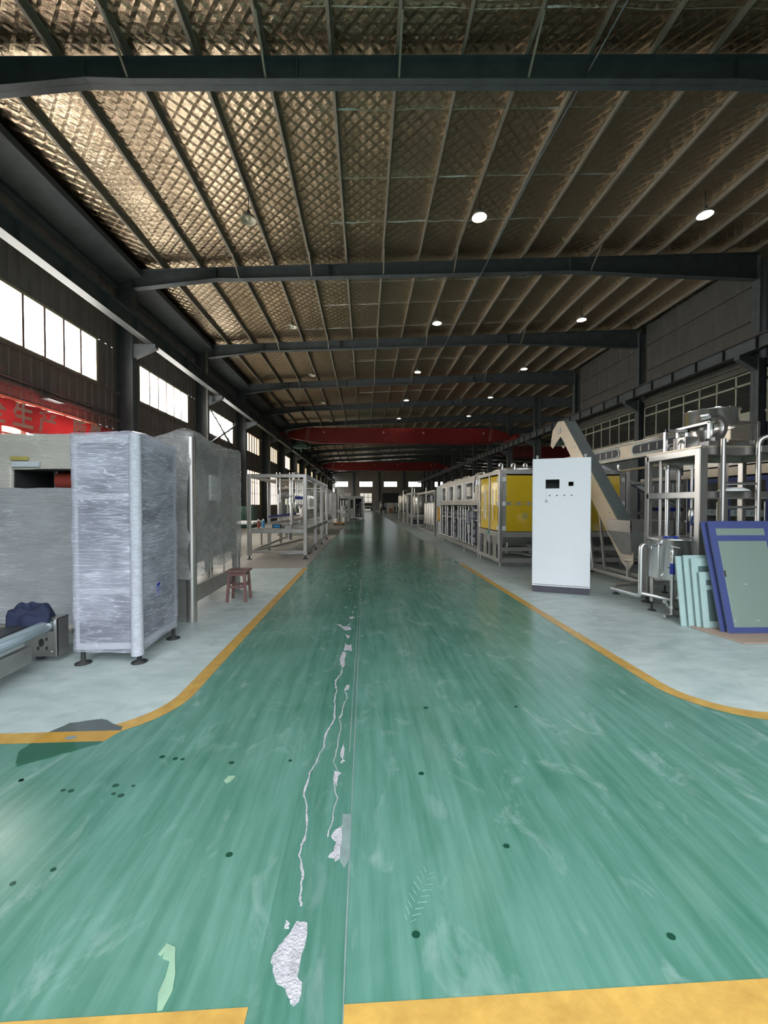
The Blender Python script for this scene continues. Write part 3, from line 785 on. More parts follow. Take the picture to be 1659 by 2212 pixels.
# ---- roof: quilted foil, purlins, haunched rafters
CE = structure('ceiling')
def foil(name, y0, y1, fine):
    mb = MB()
    zf = lambda x: roof_z(x) + 0.19
    if not fine:
        mb.add([(XL, y0, zf(XL)), (XR + .1, y0, zf(XR + .1)), (XR + .1, y1, zf(XR + .1)), (XL, y1, zf(XL))], [(0, 1, 2, 3)])
    else:
        a = 0.215; st = a / 3; q = math.sqrt(0.5)
        idx = {}
        um = int((XR + y1) * q / st) + 1; un = int((XL + y0) * q / st) - 1
        vm = int((XR - y0) * q / st) + 1; vn = int((XL - y1) * q / st) - 1
        vs, fs = [], []
        def vid(i, j):
            if (i, j) in idx: return idx[(i, j)]
            u, v = i * st, j * st
            x, y = (u + v) * q, (u - v) * q
            if not (XL <= x <= XR + .1 and y0 <= y <= y1): r = None
            else:
                bl = abs(math.sin(PI * u / a) * math.sin(PI * v / a)) ** 0.7
                nz = noise.noise((x * 0.9, y * 0.9, 3)) 
                n2 = noise.noise((x * 3.1, y * 3.1, 9))
                vs.append((x, y, zf(x) - bl * (0.015 + 0.010 * nz) - 0.016 * nz - 0.009 * n2)); r = len(vs) - 1
            idx[(i, j)] = r
            return r
        for i in range(un, um):
            for j in range(vn, vm):
                f = [vid(i, j), vid(i, j + 1), vid(i + 1, j + 1), vid(i + 1, j)]
                if None not in f: fs.append(f)
        mb.add(vs, fs, False)
    o = obj(name, mb, M['foil'], CE)
    return o
foil('insulation_foil', -0.6, 5.2, False)
foil('insulation_foil', 5.0, 20.0, True)
foil('insulation_foil', 19.9, YEND, False)
obj('roof_sheet', MB().box(XL - 0.3, XR + .1, -0.6, YEND, 0, 0.02, Matrix(((1, 0, 0, 0), (0, 1, 0, 0), (0.0575, 0, 1, 9.4 + 0.26), (0, 0, 0, 1)))), M['wall_grey'], CE)
def purlin(x, side):
    z = roof_z(x); y0, y1 = -0.6, YEND
    mb = MB().box(x - 0.006, x + 0.006, y0, y1, z + 0.0, z + 0.18).box(x - 0.035 + side * 0.03, x + 0.035 + side * 0.03, y0, y1, z, z + 0.008).box(x - 0.03, x + 0.03, y0, y1, z + 0.172, z + 0.18)
    return obj('purlin', mb, M['purlin'], CE)
for k in range(-7, 12): purlin(0.62 + 1.18 * k, -1)
def zbot(x):
    if x < -4.8: return 8.77 + (x + 4.8) * 0.146
    if x < 7.0: return 8.99 + 0.0515 * x if x > -4.0 else 8.77 + (x + 4.8) * 0.0175
    return 9.35 - (x - 7.0) * 0.012
for y in COLY[1:]:
    xs = [-7.5, -4.8, -4.0, 0, 7.0, 13.75]
    mb = MB()
    def plate(lo, hi, y0, y1):
        vs = []
        for x in xs: vs += [(x, y0, lo(x)), (x, y1, lo(x)), (x, y1, hi(x)), (x, y0, hi(x))]
        fs = []
        for i in range(len(xs) - 1):
            b = 4 * i
            fs += [(b, b + 1, b + 5, b + 4), (b + 1, b + 2, b + 6, b + 5), (b + 2, b + 3, b + 7, b + 6), (b + 3, b, b + 4, b + 7)]
        fs += [(0, 3, 2, 1), (4 * len(xs) - 4, 4 * len(xs) - 3, 4 * len(xs) - 2, 4 * len(xs) - 1)]
        mb.add(vs, fs)
    plate(lambda x: zbot(x), lambda x: zbot(x) + 0.014, y - 0.11, y + 0.11)
    plate(lambda x: roof_z(x) - 0.014, lambda x: roof_z(x) - 0.001, y - 0.11, y + 0.11)
    plate(zbot, lambda x: roof_z(x) - 0.001, y - 0.006, y + 0.006)
    obj('roof_beam', mb, M['rafter'], CE)
    if y < 40:
        for x in (-4.85, 7.0, -1.2): pbox(CE, 'splice_plate', x - 0.012, x + 0.012, y - 0.10, y + 0.10, zbot(x), roof_z(x), M['rafter'])
        for x in (-4.1, -1.74, 0.62, 2.98, 7.7): obj('flange_brace', MB().bar((x, y - 0.75, roof_z(x) + 0.02), (x, y - 0.1, zbot(x) + 0.03), 0.035, 0.035), M['purlin'], CE)
# taped seams across the foil, a little crumpled
for y in (6.5, 6.62, 8.3, 10.0, 11.55, 14.6, 16.2, 18.3, 20.9, 22.6, 26.5, 28.9):
    vs, n = [], 90
    xa, xb = (-1.0, 13.5) if y < 12 else (random.uniform(-7, 0), random.uniform(6, 13))
    for i in range(n + 1):
        x = xa + (xb - xa) * i / n
        z = roof_z(x) + 0.150 + 0.02 * noise.noise((x * 2, y, 0))
        dy = 0.03 * noise.noise((x * 1.3, y, 5)); hw_ = 0.0005 + 0.028 * max(0, noise.noise((x * 1.1, y * 3, 2)) - 0.08)
        vs += [(x, y + dy - hw_, z + 0.022), (x, y + dy + hw_, z)]
    obj('foil_seam', MB().add(vs, [(2 * i, 2 * i + 1, 2 * i + 3, 2 * i + 2) for i in range(n)], True), M['seam'], CE)
ppipe(CE, 'conduit', [(4.15, 5.5, 9.30), (3.98, 9, 9.26), (3.9, 13.2, 9.12), (3.8, 40, 9.1)], 0.018, M['rafter'], 6)
# neighbouring span to the right: roof sloping away, its purlins and rafters
def z2(x): return 10.2 - 0.05 * (x - 14)
obj('insulation_foil', MB().add([(14.0, 6, z2(14) + .2), (36.2, 6, z2(36) + .2), (36.2, YEND, z2(36) + .2), (14.0, YEND, z2(14) + .2)], [(0, 1, 2, 3)]), M['foil'], CE)
for k in range(15):
    x = 15 + 1.5 * k
    obj('purlin', MB().box(x - 0.006, x + 0.006, 6, YEND, z2(x), z2(x) + 0.18).box(x - 0.05, x + 0.01, 6, YEND, z2(x), z2(x) + 0.008), M['purlin'], CE)
for y in COLY[4:]:
    obj('roof_beam', MB().prism([(14.2, z2(14.2) - 0.9), (20, z2(20) - 0.45), (36, z2(36) - 0.5), (36, z2(36)), (14.2, z2(14.2))], 'y', y - 0.06, y + 0.06), M['rafter'], CE)

# ================================================================ lamps under the roof
def bay_lamp(lit):
    t = thing('bay_lamp', 'lamp', 'lamp', (3.0, 10.3, 9.0), 'high bay lamps under the roof')
    c = (3.0, 10.3, 9.0)
    ppipe(t, 'hanger', [(3.0, 10.3, 9.10), (3.0, 10.3, 9.56)], 0.010, M['wire'], 6)
    pcyl(t, 'lamp_holder', (3.0, 10.3, 9.03), (3.0, 10.3, 9.14), 0.05, 0.045, M['rafter'], 12)
    obj('lamp_shade', MB().lathe([(0.05, 0.05), (0.09, 0.04), (0.15, 0.0), (0.185, -0.07), (0.195, -0.10), (0.19, -0.10), (0.178, -0.068), (0.14, -0.005), (0.05, 0.03)], c, 24), M['shade'], t)
    obj('bulb', MB().lathe([(0.0, -0.09), (0.05, -0.07), (0.07, -0.03), (0.05, 0.01), (0.02, 0.04)], c, 14), M['bulb' if lit else 'bulb_off'], t)
    return t
lit0, off0 = bay_lamp(True), bay_lamp(False)
PLACES = {'left': -2.95, 'middle': 3.0, 'right': 9.15}
for row, x in PLACES.items():
    for k in range(7 if row != 'right' else 6):
        y = 10.3 + BAY * k
        zz = 9.0 + (0 if row == 'middle' else (-0.28 if row == 'left' else 0.28))
        lit = row != 'left' and k < 5
        src = lit0 if lit else off0
        lab = '%s high bay lamp on the %s row, %s from the entrance' % ('lit' if lit else 'unlit', {'left': 'left-hand', 'middle': 'middle', 'right': 'right-hand'}[row], ORD[k])
        duptree(src, (x, y, zz), lab, 'high bay lamps under the roof')
for r in (lit0, off0):
    for ch in list(r.children): bpy.data.objects.remove(ch)
    bpy.data.objects.remove(r)

# ================================================================ overhead cranes
def crane(y, label, xa=-6.95, xb=13.2, hoist=True):
    t = thing('overhead_crane', label, 'crane', ((xa + xb) / 2, y, 7.1), 'red overhead cranes')
    pts = [(xa + 0.3, 7.25), (xa + 1.8, 6.98), (xa + 5, 6.85), (xb - 5, 6.85), (xb - 1.8, 6.98), (xb - 0.3, 7.25), (xb - 0.3, 7.75), (xb - 1.8, 8.18), (xa + 1.8, 8.12), (xa + 0.3, 7.75)]
    g = obj('girder', MB().prism(pts, 'y', y - 0.25, y + 0.25), M['crane'], t)
    obj('lower_flange', MB().box(xa + 1.9, xb - 1.9, y - 0.3, y + 0.3, 6.80, 6.85), M['crane'], t)
    for x in (xa, xb):
        pbox(t, 'end_truck', x - 0.17, x + 0.17, y - 1.5, y + 1.5, 7.14, 7.5, M['crane'], 0.02)
    for x in (xa + 1.9, xa + 2.05, xb - 2.05, xb - 1.9): obj('stripe', MB().bar((x - 0.1, y - 0.256, 7.05), (x + 0.08, y - 0.256, 8.1), 0.05, 0.01), M['crane_mark'], g)
    for x in (xa + 3.4, xa + 8.6, xb - 8, xb - 2.6): obj('emblem', MB().lathe([(0, 0), (0.11, 0), (0.11, 0.01), (0, 0.01)], (0, 0, 0), 12, Matrix.Translation((x, y - 0.25, 7.75)) @ Matrix.Rotation(PI / 2, 4, 'X')), M['crane_mark'], g)
    if hoist:
        b = obj('hoist', MB().box(xa + 0.9, xa + 1.9, y - 0.35, y + 0.35, 6.35, 6.62).cyl((xa + 0.7, y, 6.5), (xa + 2.2, y, 6.5), 0.16).box(xa + 1.2, xa + 1.5, y - 0.2, y + 0.2, 6.62, 6.82), M['hoist'], t)
        pcyl(t, 'hook_block', (xa + 1.4, y, 6.05), (xa + 1.4, y, 6.35), 0.08, 0.1, M['hoist'], 10)
    return t
crane(35.0, 'long red overhead crane girder, the nearest across the hall')
crane(63.0, 'red overhead crane girder in front of the end wall windows', hoist=False)
crane(45.0, 'dark red crane girder in the neighbouring span beyond the right columns', 14.9, 35.3, hoist=False)

# ================================================================ banner on the left wall
bn = MB()
N = 40
for i in range(N + 1):
    y = 6.2 + (13.0 - 6.2) * i / N
    bx = -7.62 + 0.03 * math.sin(i * 1.3)
    for z in (3.02 + (0.05 * math.sin(i * 0.5)), 3.35, 3.66 - 0.02 * math.sin(i * 0.8) ** 2): bn.v.append((bx, y, z))
    if i:
        b = 3 * (i - 1)
        bn.f += [(b, b + 3, b + 4, b + 1), (b + 1, b + 4, b + 5, b + 2)]; bn.s += [True, True]
ban = obj('slogan_banner', bn, M['banner'])
tag(ban, 'red cloth banner with white Chinese characters hanging across the left windows', 'banner')
md = ban.modifiers.new('thickness', 'SOLIDIFY'); md.thickness = 0.006
for ch, y in (('全', 8.46), ('生', 9.16), ('产', 9.84), ('质', 10.88), ('量', 11.53)):
    mt = Matrix.Translation((-7.575, y, 3.33)) @ Matrix(((0, 0, 1, 0), (1, 0, 0, 0), (0, 1, 0, 0), (0, 0, 0, 1)))
    text_mesh('lettering', ch, 0.56, M['letter'], mt, 0.002, ban)

# ================================================================ stretch-wrapped machines on the left
def wrap(t, name, x0, x1, y0, y1, z0, z1, mat, r=0.05, amp=0.012, peaks=(), hem=0.0, seed=0):
    """film pulled round a box: rounded corners, creases, a slack lid with peaks where something pushes up"""
    per = []
    def seg(ax, ay, bx, by, n):
        for i in range(n): per.append((ax + (bx - ax) * i / n, ay + (by - ay) * i / n))
    def cor(cx, cy, a0):
        for i in range(4): per.append((cx + r * math.cos(math.radians(a0 + 22.5 * i)), cy + r * math.sin(math.radians(a0 + 22.5 * i))))
    nx, ny = max(6, int((x1 - x0) / 0.035)), max(6, int((y1 - y0) / 0.035))
    cor(x0 + r, y0 + r, 180); seg(x0 + r, y0, x1 - r, y0, nx)
    cor(x1 - r, y0 + r, 270); seg(x1, y0 + r, x1, y1 - r, ny)
    cor(x1 - r, y1 - r, 0); seg(x1 - r, y1, x0 + r, y1, nx)
    cor(x0 + r, y1 - r, 90); seg(x0, y1 - r, x0, y0 + r, ny)
    n = len(per); nz = max(8, int((z1 - z0) / 0.03))
    cx, cy = (x0 + x1) / 2, (y0 + y1) / 2
    def top(x, y):
        z = z1 + 0.012 * noise.noise((x * 5, y * 5, seed))
        for px, py, ph, pr in peaks: z += ph * math.exp(-((x - px) ** 2 + (y - py) ** 2) / (pr * pr))
        return z
    vs, fs = [], []
    for j in range(nz + 1):
        for i, (x, y) in enumerate(per):
            f = j / nz
            zb = z0 - hem * (0.5 + noise.noise((x * 2.2, y * 2.2, seed + 4)))
            z = zb + (top(x, y) - zb) * f
            d = amp * (noise.noise((x * 2, y * 2, z * 5 + seed)) * 0.9 + noise.noise((x * 4 + z * 3, y * 4 - z * 3, z * 4 + seed)) * 0.5)
            dx, dy = x - cx, y - cy
            L = math.hypot(dx, dy)
            vs.append((x + dx / L * d, y + dy / L * d, z))
    for j in range(nz):
        for i in range(n): fs.append((j * n + i, j * n + (i + 1) % n, (j + 1) * n + (i + 1) % n, (j + 1) * n + i))
    rings = 8
    for q in range(1, rings):
        s = 1 - q / rings
        for x, y in per:
            X, Y = cx + (x - cx) * s, cy + (y - cy) * s
            vs.append((X, Y, top(X, Y) + 0.01 * noise.noise((X * 9, Y * 9, seed))))
    for q in range(rings - 1):
        b0 = (nz + q) * n; b1 = b0 + n
        for i in range(n): fs.append((b0 + i, b0 + (i + 1) % n, b1 + (i + 1) % n, b1 + i))
    vs.append((cx, cy, top(cx, cy)))
    b0 = (nz + rings - 1) * n
    for i in range(n): fs.append((b0 + i, b0 + (i + 1) % n, len(vs) - 1))
    return obj(name, MB().add(vs, fs, True), mat, t)

# tall narrow cabinet on levelling feet
t = thing('wrapped_cabinet', 'tall narrow grey machine cabinet in bluish stretch film on four levelling feet', 'machine', (-2.25, 3.87, 0))
ax0, ax1, ay0, ay1 = -2.54, -1.96, 3.50, 4.25
pbox(t, 'cabinet_body', ax0 + 0.02, ax1 - 0.02, ay0 + 0.03, ay1 - 0.02, 0.13, 1.99, M['cab_frame'], 0.015)
for z0, z1 in ((0.20, 0.62), (0.68, 1.44), (1.50, 1.93)):
    pbox(t, 'front_panel', ax0 + 0.07, ax1 - 0.07, ay0 + 0.012, ay0 + 0.032, z0, z1, M['cab_grey'], 0.008)
pbox(t, 'side_panel', ax1 - 0.03, ax1 - 0.008, ay0 + 0.09, ay1 - 0.09, 0.2, 1.9, M['cab_grey'], 0.008)
pbox(t, 'latch', ax1 - 0.02, ax1 + 0.004, ay0 + 0.30, ay0 + 0.36, 0.52, 0.66, M['blue'], 0.004)
obj('corner_padding', MB().tube([(ax1 - 0.02, ay0 + 0.01, 0.09), (ax1 - 0.02, ay0 + 0.01, 0.7), (ax1 - 0.02, ay0 + 0.01, 1.4), (ax1 - 0.02, ay0 + 0.01, 2.01)], [0.05, 0.047, 0.05, 0.047], 12), M['bubble'], t)
wrap(t, 'stretch_film', ax0, ax1, ay0, ay1, 0.14, 2.02, M['film_blue'], 0.05, 0.012, ((-2.12, 3.70, 0.05, 0.14), (-2.0, 4.15, -0.02, 0.2)), 0.05, 1)
for x, y in ((ax0 + 0.06, ay0 + 0.07), (ax1 - 0.04, ay0 + 0.07), (ax1 - 0.04, ay1 - 0.06), (ax0 + 0.06, ay1 - 0.06)):
    foot(t, x, y, 0.14, 0.065)

# broad low machine with a letterbox slot above its apron
t = thing('wrapped_machine', 'broad wrapped machine with a dark letterbox slot and labels behind the roller conveyor', 'machine', (-3.9, 4.9, 0))
wrap(t, 'apron_film', -5.2, -2.66, 4.28, 5.0, 0.16, 1.575, M['film_grey'], 0.04, 0.014, (), 0.05, 2)
pbox(t, 'apron', -5.17, -2.70, 4.31, 4.97, 0.12, 1.56, M['steel_dull'], 0.02)
obj('upper_housing', MB().box(-5.2, -3.94, 4.62, 5.6, 1.56, 2.18).box(-2.86, -2.66, 4.62, 5.6, 1.56, 2.18).box(-3.94, -2.86, 4.62, 5.6, 1.80, 2.18).box(-3.94, -2.86, 5.3, 5.6, 1.56, 1.80), M['cream'], t)
wrap(t, 'hood_film', -5.22, -2.64, 4.60, 5.62, 1.81, 2.19, M['film_cream'], 0.03, 0.012, ((-3.3, 5.0, 0.02, 0.3),), 0.02, 3)
wrap(t, 'hood_film', -5.22, -3.94, 4.595, 4.70, 1.58, 1.84, M['film_cream'], 0.03, 0.012, (), 0.0, 5)
obj('slot_shade_faces', MB().box(-3.94, -2.86, 5.26, 5.29, 1.56, 1.80).box(-3.94, -3.93, 4.63, 5.29, 1.56, 1.80).box(-2.87, -2.86, 4.63, 5.29, 1.56, 1.80).box(-3.94, -2.86, 4.63, 5.29, 1.79, 1.80).box(-3.94, -2.86, 4.63, 5.29, 1.555, 1.57), M['dark'], t)  # added dark faces standing in for the shade inside the slot
pcyl(t, 'spool', (-3.60, 4.85, 1.68), (-3.28, 4.85, 1.68), 0.10, 0.10, M['red'], 18)
pbox(t, 'spool_bracket', -3.64, -3.60, 4.8, 5.0, 1.58, 1.80, M['steel'], 0.004)
pbox(t, 'spool_bracket', -3.28, -3.24, 4.8, 5.0, 1.58, 1.80, M['steel'], 0.004)
pbox(t, 'yellow_label', -3.93, -3.74, 4.572, 4.578, 1.895, 1.935, M['label_yellow'])
pbox(t, 'white_label', -3.92, -3.62, 4.572, 4.578, 1.82, 1.88, M['label_white'])
for x in (-2.80, -3.4, -5.0): pbox(t, 'leg', x - 0.05, x + 0.05, 4.45, 4.55, 0, 0.16, M['plinth'])

# wrapped machine on a stainless bed behind the cabinet
t = thing('wrapped_machine', 'tall wrapped machine on a stainless bed with a rounded post beside the stool', 'machine', (-2.7, 5.7, 0))
wrap(t, 'stretch_film', -2.62, -2.03, 4.74, 6.62, 0.62, 2.22, M['film_dull'], 0.06, 0.018, ((-2.2, 4.95, 0.12, 0.20), (-2.15, 6.4, 0.06, 0.25), (-2.4, 5.6, 0.04, 0.4), (-2.6, 4.8, -0.06, 0.25)), 0.16, 7)
pbox(t, 'machine_body', -2.57, -2.09, 4.82, 6.55, 0.66, 2.17, M['steel_dull'], 0.03)
pbox(t, 'inner_cover', -2.09, -2.045, 5.35, 5.75, 1.45, 1.80, M['white'], 0.02)
pcyl(t, 'post', (-2.07, 4.80, 0.0), (-2.07, 4.80, 2.2), 0.058, 0.058, M['steel'], 20)
pbox(t, 'end_plate', -2.6, -2.07, 4.78, 4.82, 0.0, 0.68, M['steel_dull'], 0.01)
pbox(t, 'side_beam', -2.12, -2.07, 4.86, 6.6, 0.20, 0.40, M['steel_dull'], 0.006)
for y in (4.95, 5.45, 5.95): pcyl(t, 'stud', (-2.095, y, 0.40), (-2.095, y, 0.66), 0.012, 0.012, M['steel'], 8)
pbox(t, 'leg', -2.16, -2.06, 6.50, 6.60, 0.0, 0.66, M['steel_dull'], 0.006)
pbox(t, 'bed_plate', -2.6, -2.12, 4.86, 6.6, 0.30, 0.34, M['steel_dull'])
pbox(t, 'leg', -2.6, -2.5, 6.50, 6.60, 0.0, 0.66, M['steel_dull'], 0.006)

# ---- roller conveyor end with the jacket thrown over it
t = thing('roller_conveyor', 'stainless conveyor end with a pale blue roller lying low at the left edge', 'conveyor', (-3.0, 3.6, 0))
P0, P1 = Vector((-2.80, 3.66, 0.335)), Vector((-2.66, 2.25, 0.335))
d = (P1 - P0).normalized(); q = Vector((-d.y, d.x, 0))
obj('roller', MB().tube([P0, P1], 0.052, 20), M['roller'], t)
obj('belt', MB().bar(P0 - q * 0.16 + Vector((0, 0, 0.015)), P1 - q * 0.16 + Vector((0, 0, 0.015)), 0.16, 0.04), M['belt'], t)
obj('side_channel', MB().bar(P0 + d * 0.30 + Vector((0, 0, -0.17)), P1 + Vector((0, 0, -0.15)), 0.05, 0.14), M['steel_dull'], t, 0.004)
ep = obj('end_plate', MB().box(-2.99, -2.71, 3.585, 3.60, 0.06, 0.285).box(-2.735, -2.71, 3.585, 3.72, 0.06, 0.395).box(-2.735, -2.71, 3.575, 3.60, 0.06, 0.395).box(-2.86, -2.71, 3.585, 3.72, 0.385, 0.40), M['steel'], t, 0.003)
for x, z, rx, rz in ((-2.845, 0.185, 0.020, 0.035), (-2.872, 0.135, 0.007, 0.018), (-2.80, 0.135, 0.007, 0.018), (-2.80, 0.215, 0.007, 0.015)):
    obj('slot', MB().prism([(x + rx * math.cos(k * PI / 6), z + rz * math.sin(k * PI / 6)) for k in range(12)], 'y', 3.579, 3.586), M['dark'], ep)
obj('bolt', MB().cyl((-2.765, 3.578, 0.10), (-2.765, 3.588, 0.10), 0.009, None, 8), M['steel_bright'], ep)
for x, y in ((-3.3, 3.4), (-2.95, 3.72)): pbox(t, 'leg', x - 0.03, x + 0.03, y - 0.03, y + 0.03, 0, 0.14, M['plinth'])

# crumpled jacket: a slumped heap with hanging folds
def heap():
    c = Vector((-2.945, 3.60, 0.39))
    mb = MB(); NU, NV = 40, 22
    vs = []
    for j in range(NV + 1):
        f = j / NV
        for i in range(NU):
            a = 2 * PI * i / NU
            fold = 1 + 0.10 * math.sin(3 * a + 1.0 + 3 * f) + 0.06 * math.sin(7 * a + 5 * f)
            rr = math.sin(min(1, f * 1.15) * PI / 2) * fold
            x = 0.165 * rr * math.cos(a); y = 0.14 * rr * math.sin(a)
            z = 0.135 * math.cos(min(1, f * 1.1) * PI / 2) * (1 + 0.15 * math.sin(2 * a + 0.6))
            if f > 0.8:
                drop = (f - 0.8) / 0.2
                z -= drop * (0.03 + 0.13 * max(0, math.cos(a - 3.9)) ** 2)
            n_ = noise.noise((x * 11, y * 11, f * 4)) * 0.02 + 0.014 * noise.noise((x * 26 + z * 30, y * 26, 7))
            p = c + Vector((x * (1 + n_ * 2), y * (1 + n_ * 2), z + n_ * 1.4))
            if a < 1.1 or a > 5.3: p.x += 0.03 * f; p.z -= 0.02 * f
            vs.append(p)
    fs = [(j * NU + i, j * NU + (i + 1) % NU, (j + 1) * NU + (i + 1) % NU, (j + 1) * NU + i) for j in range(NV) for i in range(NU)]
    mb.add(vs, fs, True)
    b = len(mb.v) - NU
    return mb
jk = obj('jacket', heap(), M['navy'])
tag(jk, 'crumpled navy jacket thrown over the end of the roller conveyor', 'jacket')
md = jk.modifiers.new('smooth', 'SUBSURF'); md.levels = 1; md.render_levels = 1

# ---- wooden stool
t = thing('wooden_stool', 'small red-brown wooden stool with square seat at the wrapped machine', 'stool', (-1.84, 5.83, 0))
pbox(t, 'seat', -1.99, -1.69, 5.70, 5.98, 0.425, 0.455, M['wood'], 0.006)
for sx, sy in ((-1, -1), (1, -1), (1, 1), (-1, 1)):
    pbar(t, 'leg', (-1.84 + sx * 0.105, 5.84 + sy * 0.10, 0.43), (-1.84 + sx * 0.13, 5.84 + sy * 0.125, 0.0), 0.036, 0.036, M['wood'])
for sy in (-1, 1):
    pbox(t, 'apron_rail', -1.945, -1.735, 5.84 + sy * 0.10 - 0.01, 5.84 + sy * 0.10 + 0.01, 0.375, 0.425, M['wood'], 0.003)
    pbox(t, 'stretcher', -1.95, -1.73, 5.84 + sy * 0.115 - 0.012, 5.84 + sy * 0.115 + 0.012, 0.20, 0.235, M['wood'], 0.003)
for sx in (-1, 1):
    pbox(t, 'apron_rail', -1.84 + sx * 0.105 - 0.01, -1.84 + sx * 0.105 + 0.01, 5.745, 5.935, 0.375, 0.425, M['wood'], 0.003)
    pbox(t, 'stretcher', -1.84 + sx * 0.118 - 0.012, -1.84 + sx * 0.118 + 0.012, 5.74, 5.94, 0.24, 0.275, M['wood'], 0.003)

# ================================================================ open filling frame on the left of the aisle
t = thing('filling_frame', 'open stainless filling machine frame with nozzles and a chain conveyor, left of the aisle', 'machine', (-2.25, 13, 0))
XL1, XR1 = -2.95, -1.53
YS = (10.2, 12.3, 14.0, 15.9)
for y in YS:
    for x in (XL1, XR1):
        pbox(t, 'post', x - 0.045, x + 0.045, y - 0.045, y + 0.045, 0.10, 2.18, M['steel'], 0.006)
        foot(t, x, y, 0.10, 0.07)
for x in (XL1, XR1):
    pbox(t, 'top_rail', x - 0.045, x + 0.045, 10.2, 15.9, 2.09, 2.18, M['steel'], 0.006)
    pbox(t, 'table_rail', x - 0.03, x + 0.03, 10.2, 15.9, 0.67, 0.77, M['steel_dull'], 0.006)
    pbox(t, 'lower_rail', x - 0.03, x + 0.03, 10.2, 15.9, 0.16, 0.22, M['steel_dull'], 0.006)
for y in YS:
    pbox(t, 'top_rail', XL1, XR1, y - 0.04, y + 0.04, 2.09, 2.18, M['steel'], 0.006)
    pbox(t, 'table_rail', XL1, XR1, y - 0.03, y + 0.03, 0.67, 0.77, M['steel_dull'], 0.006)
for y in (10.2, 15.9): pbox(t, 'lower_rail', XL1, XR1, y - 0.03, y + 0.03, 0.16, 0.22, M['steel_dull'], 0.006)
pbox(t, 'table_top', XL1 + 0.03, -2.42, 10.25, 15.8, 0.77, 0.785, M['steel_dull'])
pbox(t, 'roof_sheet', XL1 + 0.1, XR1 - 0.1, 10.9, 15.8, 2.06, 2.09, M['steel_tan'])
pbar(t, 'diagonal_brace', (XL1, 10.25, 0.19), (-2.0, 13.9, 0.22), 0.06, 0.05, M['steel_dull'])
cv = obj('chain_conveyor', MB().bar((-2.35, 10.4, 0.93), (-1.72, 13.8, 0.98), 0.16, 0.06), M['steel'], t)
for s in (-1, 1):
    obj('guide_rail', MB().tube([(-2.35 + s * 0.11, 10.4, 1.05), (-1.72 + s * 0.11, 13.8, 1.10)], 0.012, 8), M['steel_bright'], cv)
for k in range(6):
    f = k / 5.5
    obj('guide_bracket', MB().bar((-2.35 + 0.63 * f - 0.13, 10.45 + 3.4 * f, 0.85), (-2.35 + 0.63 * f - 0.13, 10.45 + 3.4 * f, 1.08), 0.02, 0.02), M['steel'], cv)
obj('guide_plate', MB().bar((-2.55, 10.6, 1.07), (-2.15, 12.4, 1.12), 0.02, 0.06), M['blue'], cv)
pbox(t, 'control_box', -2.40, -2.17, 10.32, 10.42, 0.79, 0.89, M['black'], 0.006)
pbox(t, 'control_screen', -2.37, -2.20, 10.31, 10.325, 0.805, 0.875, M['sky_blue'])
pcyl(t, 'gear_motor', (-2.02, 10.5, 0.50), (-2.02, 10.5, 0.70), 0.075, 0.085, M['steel_dull'], 16)
pbox(t, 'gearbox', -2.10, -1.93, 10.42, 10.60, 0.70, 0.86, M['steel_dull'], 0.01)
for x, y in ((-2.40, 10.9), (-2.31, 10.9), (-2.05, 10.9), (-1.97, 10.9)):
    ppipe(t, 'hanging_rod', [(x, y, 1.45), (x, y, 2.28)], 0.014, M['steel_bright'], 8)
pbox(t, 'cylinder_plate', -2.14, -1.78, 10.85, 10.95, 1.62, 1.65, M['steel'], 0.004)
for k in range(5):
    x = -1.93 + 0.045 * k
    pcyl(t, 'piston', (x, 11.2, 1.62), (x, 11.2, 2.06), 0.013, 0.013, M['steel_bright'], 8)
    pcyl(t, 'nozzle', (x, 11.2, 1.42), (x, 11.2, 1.55), 0.014, 0.009, M['steel_bright'], 8)
pbox(t, 'manifold', -1.96, -1.72, 11.14, 11.26, 1.55, 1.63, M['blue'], 0.006)
ppipe(t, 'loop_hose', [(-1.95, 11.0, 2.08), (-1.95, 11.0, 2.28), (-1.82, 11.0, 2.28), (-1.82, 11.0, 2.08)], 0.016, M['steel_bright'], 8)
pcyl(t, 'feed_tank', (-2.62, 12.2, 1.70), (-2.2, 12.2, 1.76), 0.15, 0.15, M['steel'], 20)
pcyl(t, 'column', (-2.02, 11.0, 0.78), (-2.02, 11.0, 2.06), 0.045, 0.045, M['steel'], 14)
for x, y in ((-2.5, 11.6), (-2.35, 12.6), (-2.2, 13.5)):
    pcyl(t, 'hopper_leg', (x, y, 0.78), (x, y, 1.7), 0.03, 0.03, M['steel'], 10)
for k in range(10):                                    # second bank of nozzles further along
    pcyl(t, 'nozzle', (-1.85, 13.0 + 0.25 * k, 1.25), (-1.85, 13.0 + 0.25 * k, 1.75), 0.016, 0.016, M['steel_bright'], 8)
pbox(t, 'nozzle_beam', -1.92, -1.78, 12.9, 15.4, 1.70, 1.82, M['steel'], 0.006)
pbox(t, 'valve_block', -2.3, -1.95, 13.2, 15.2, 1.35, 1.62, M['steel_dull'], 0.01)
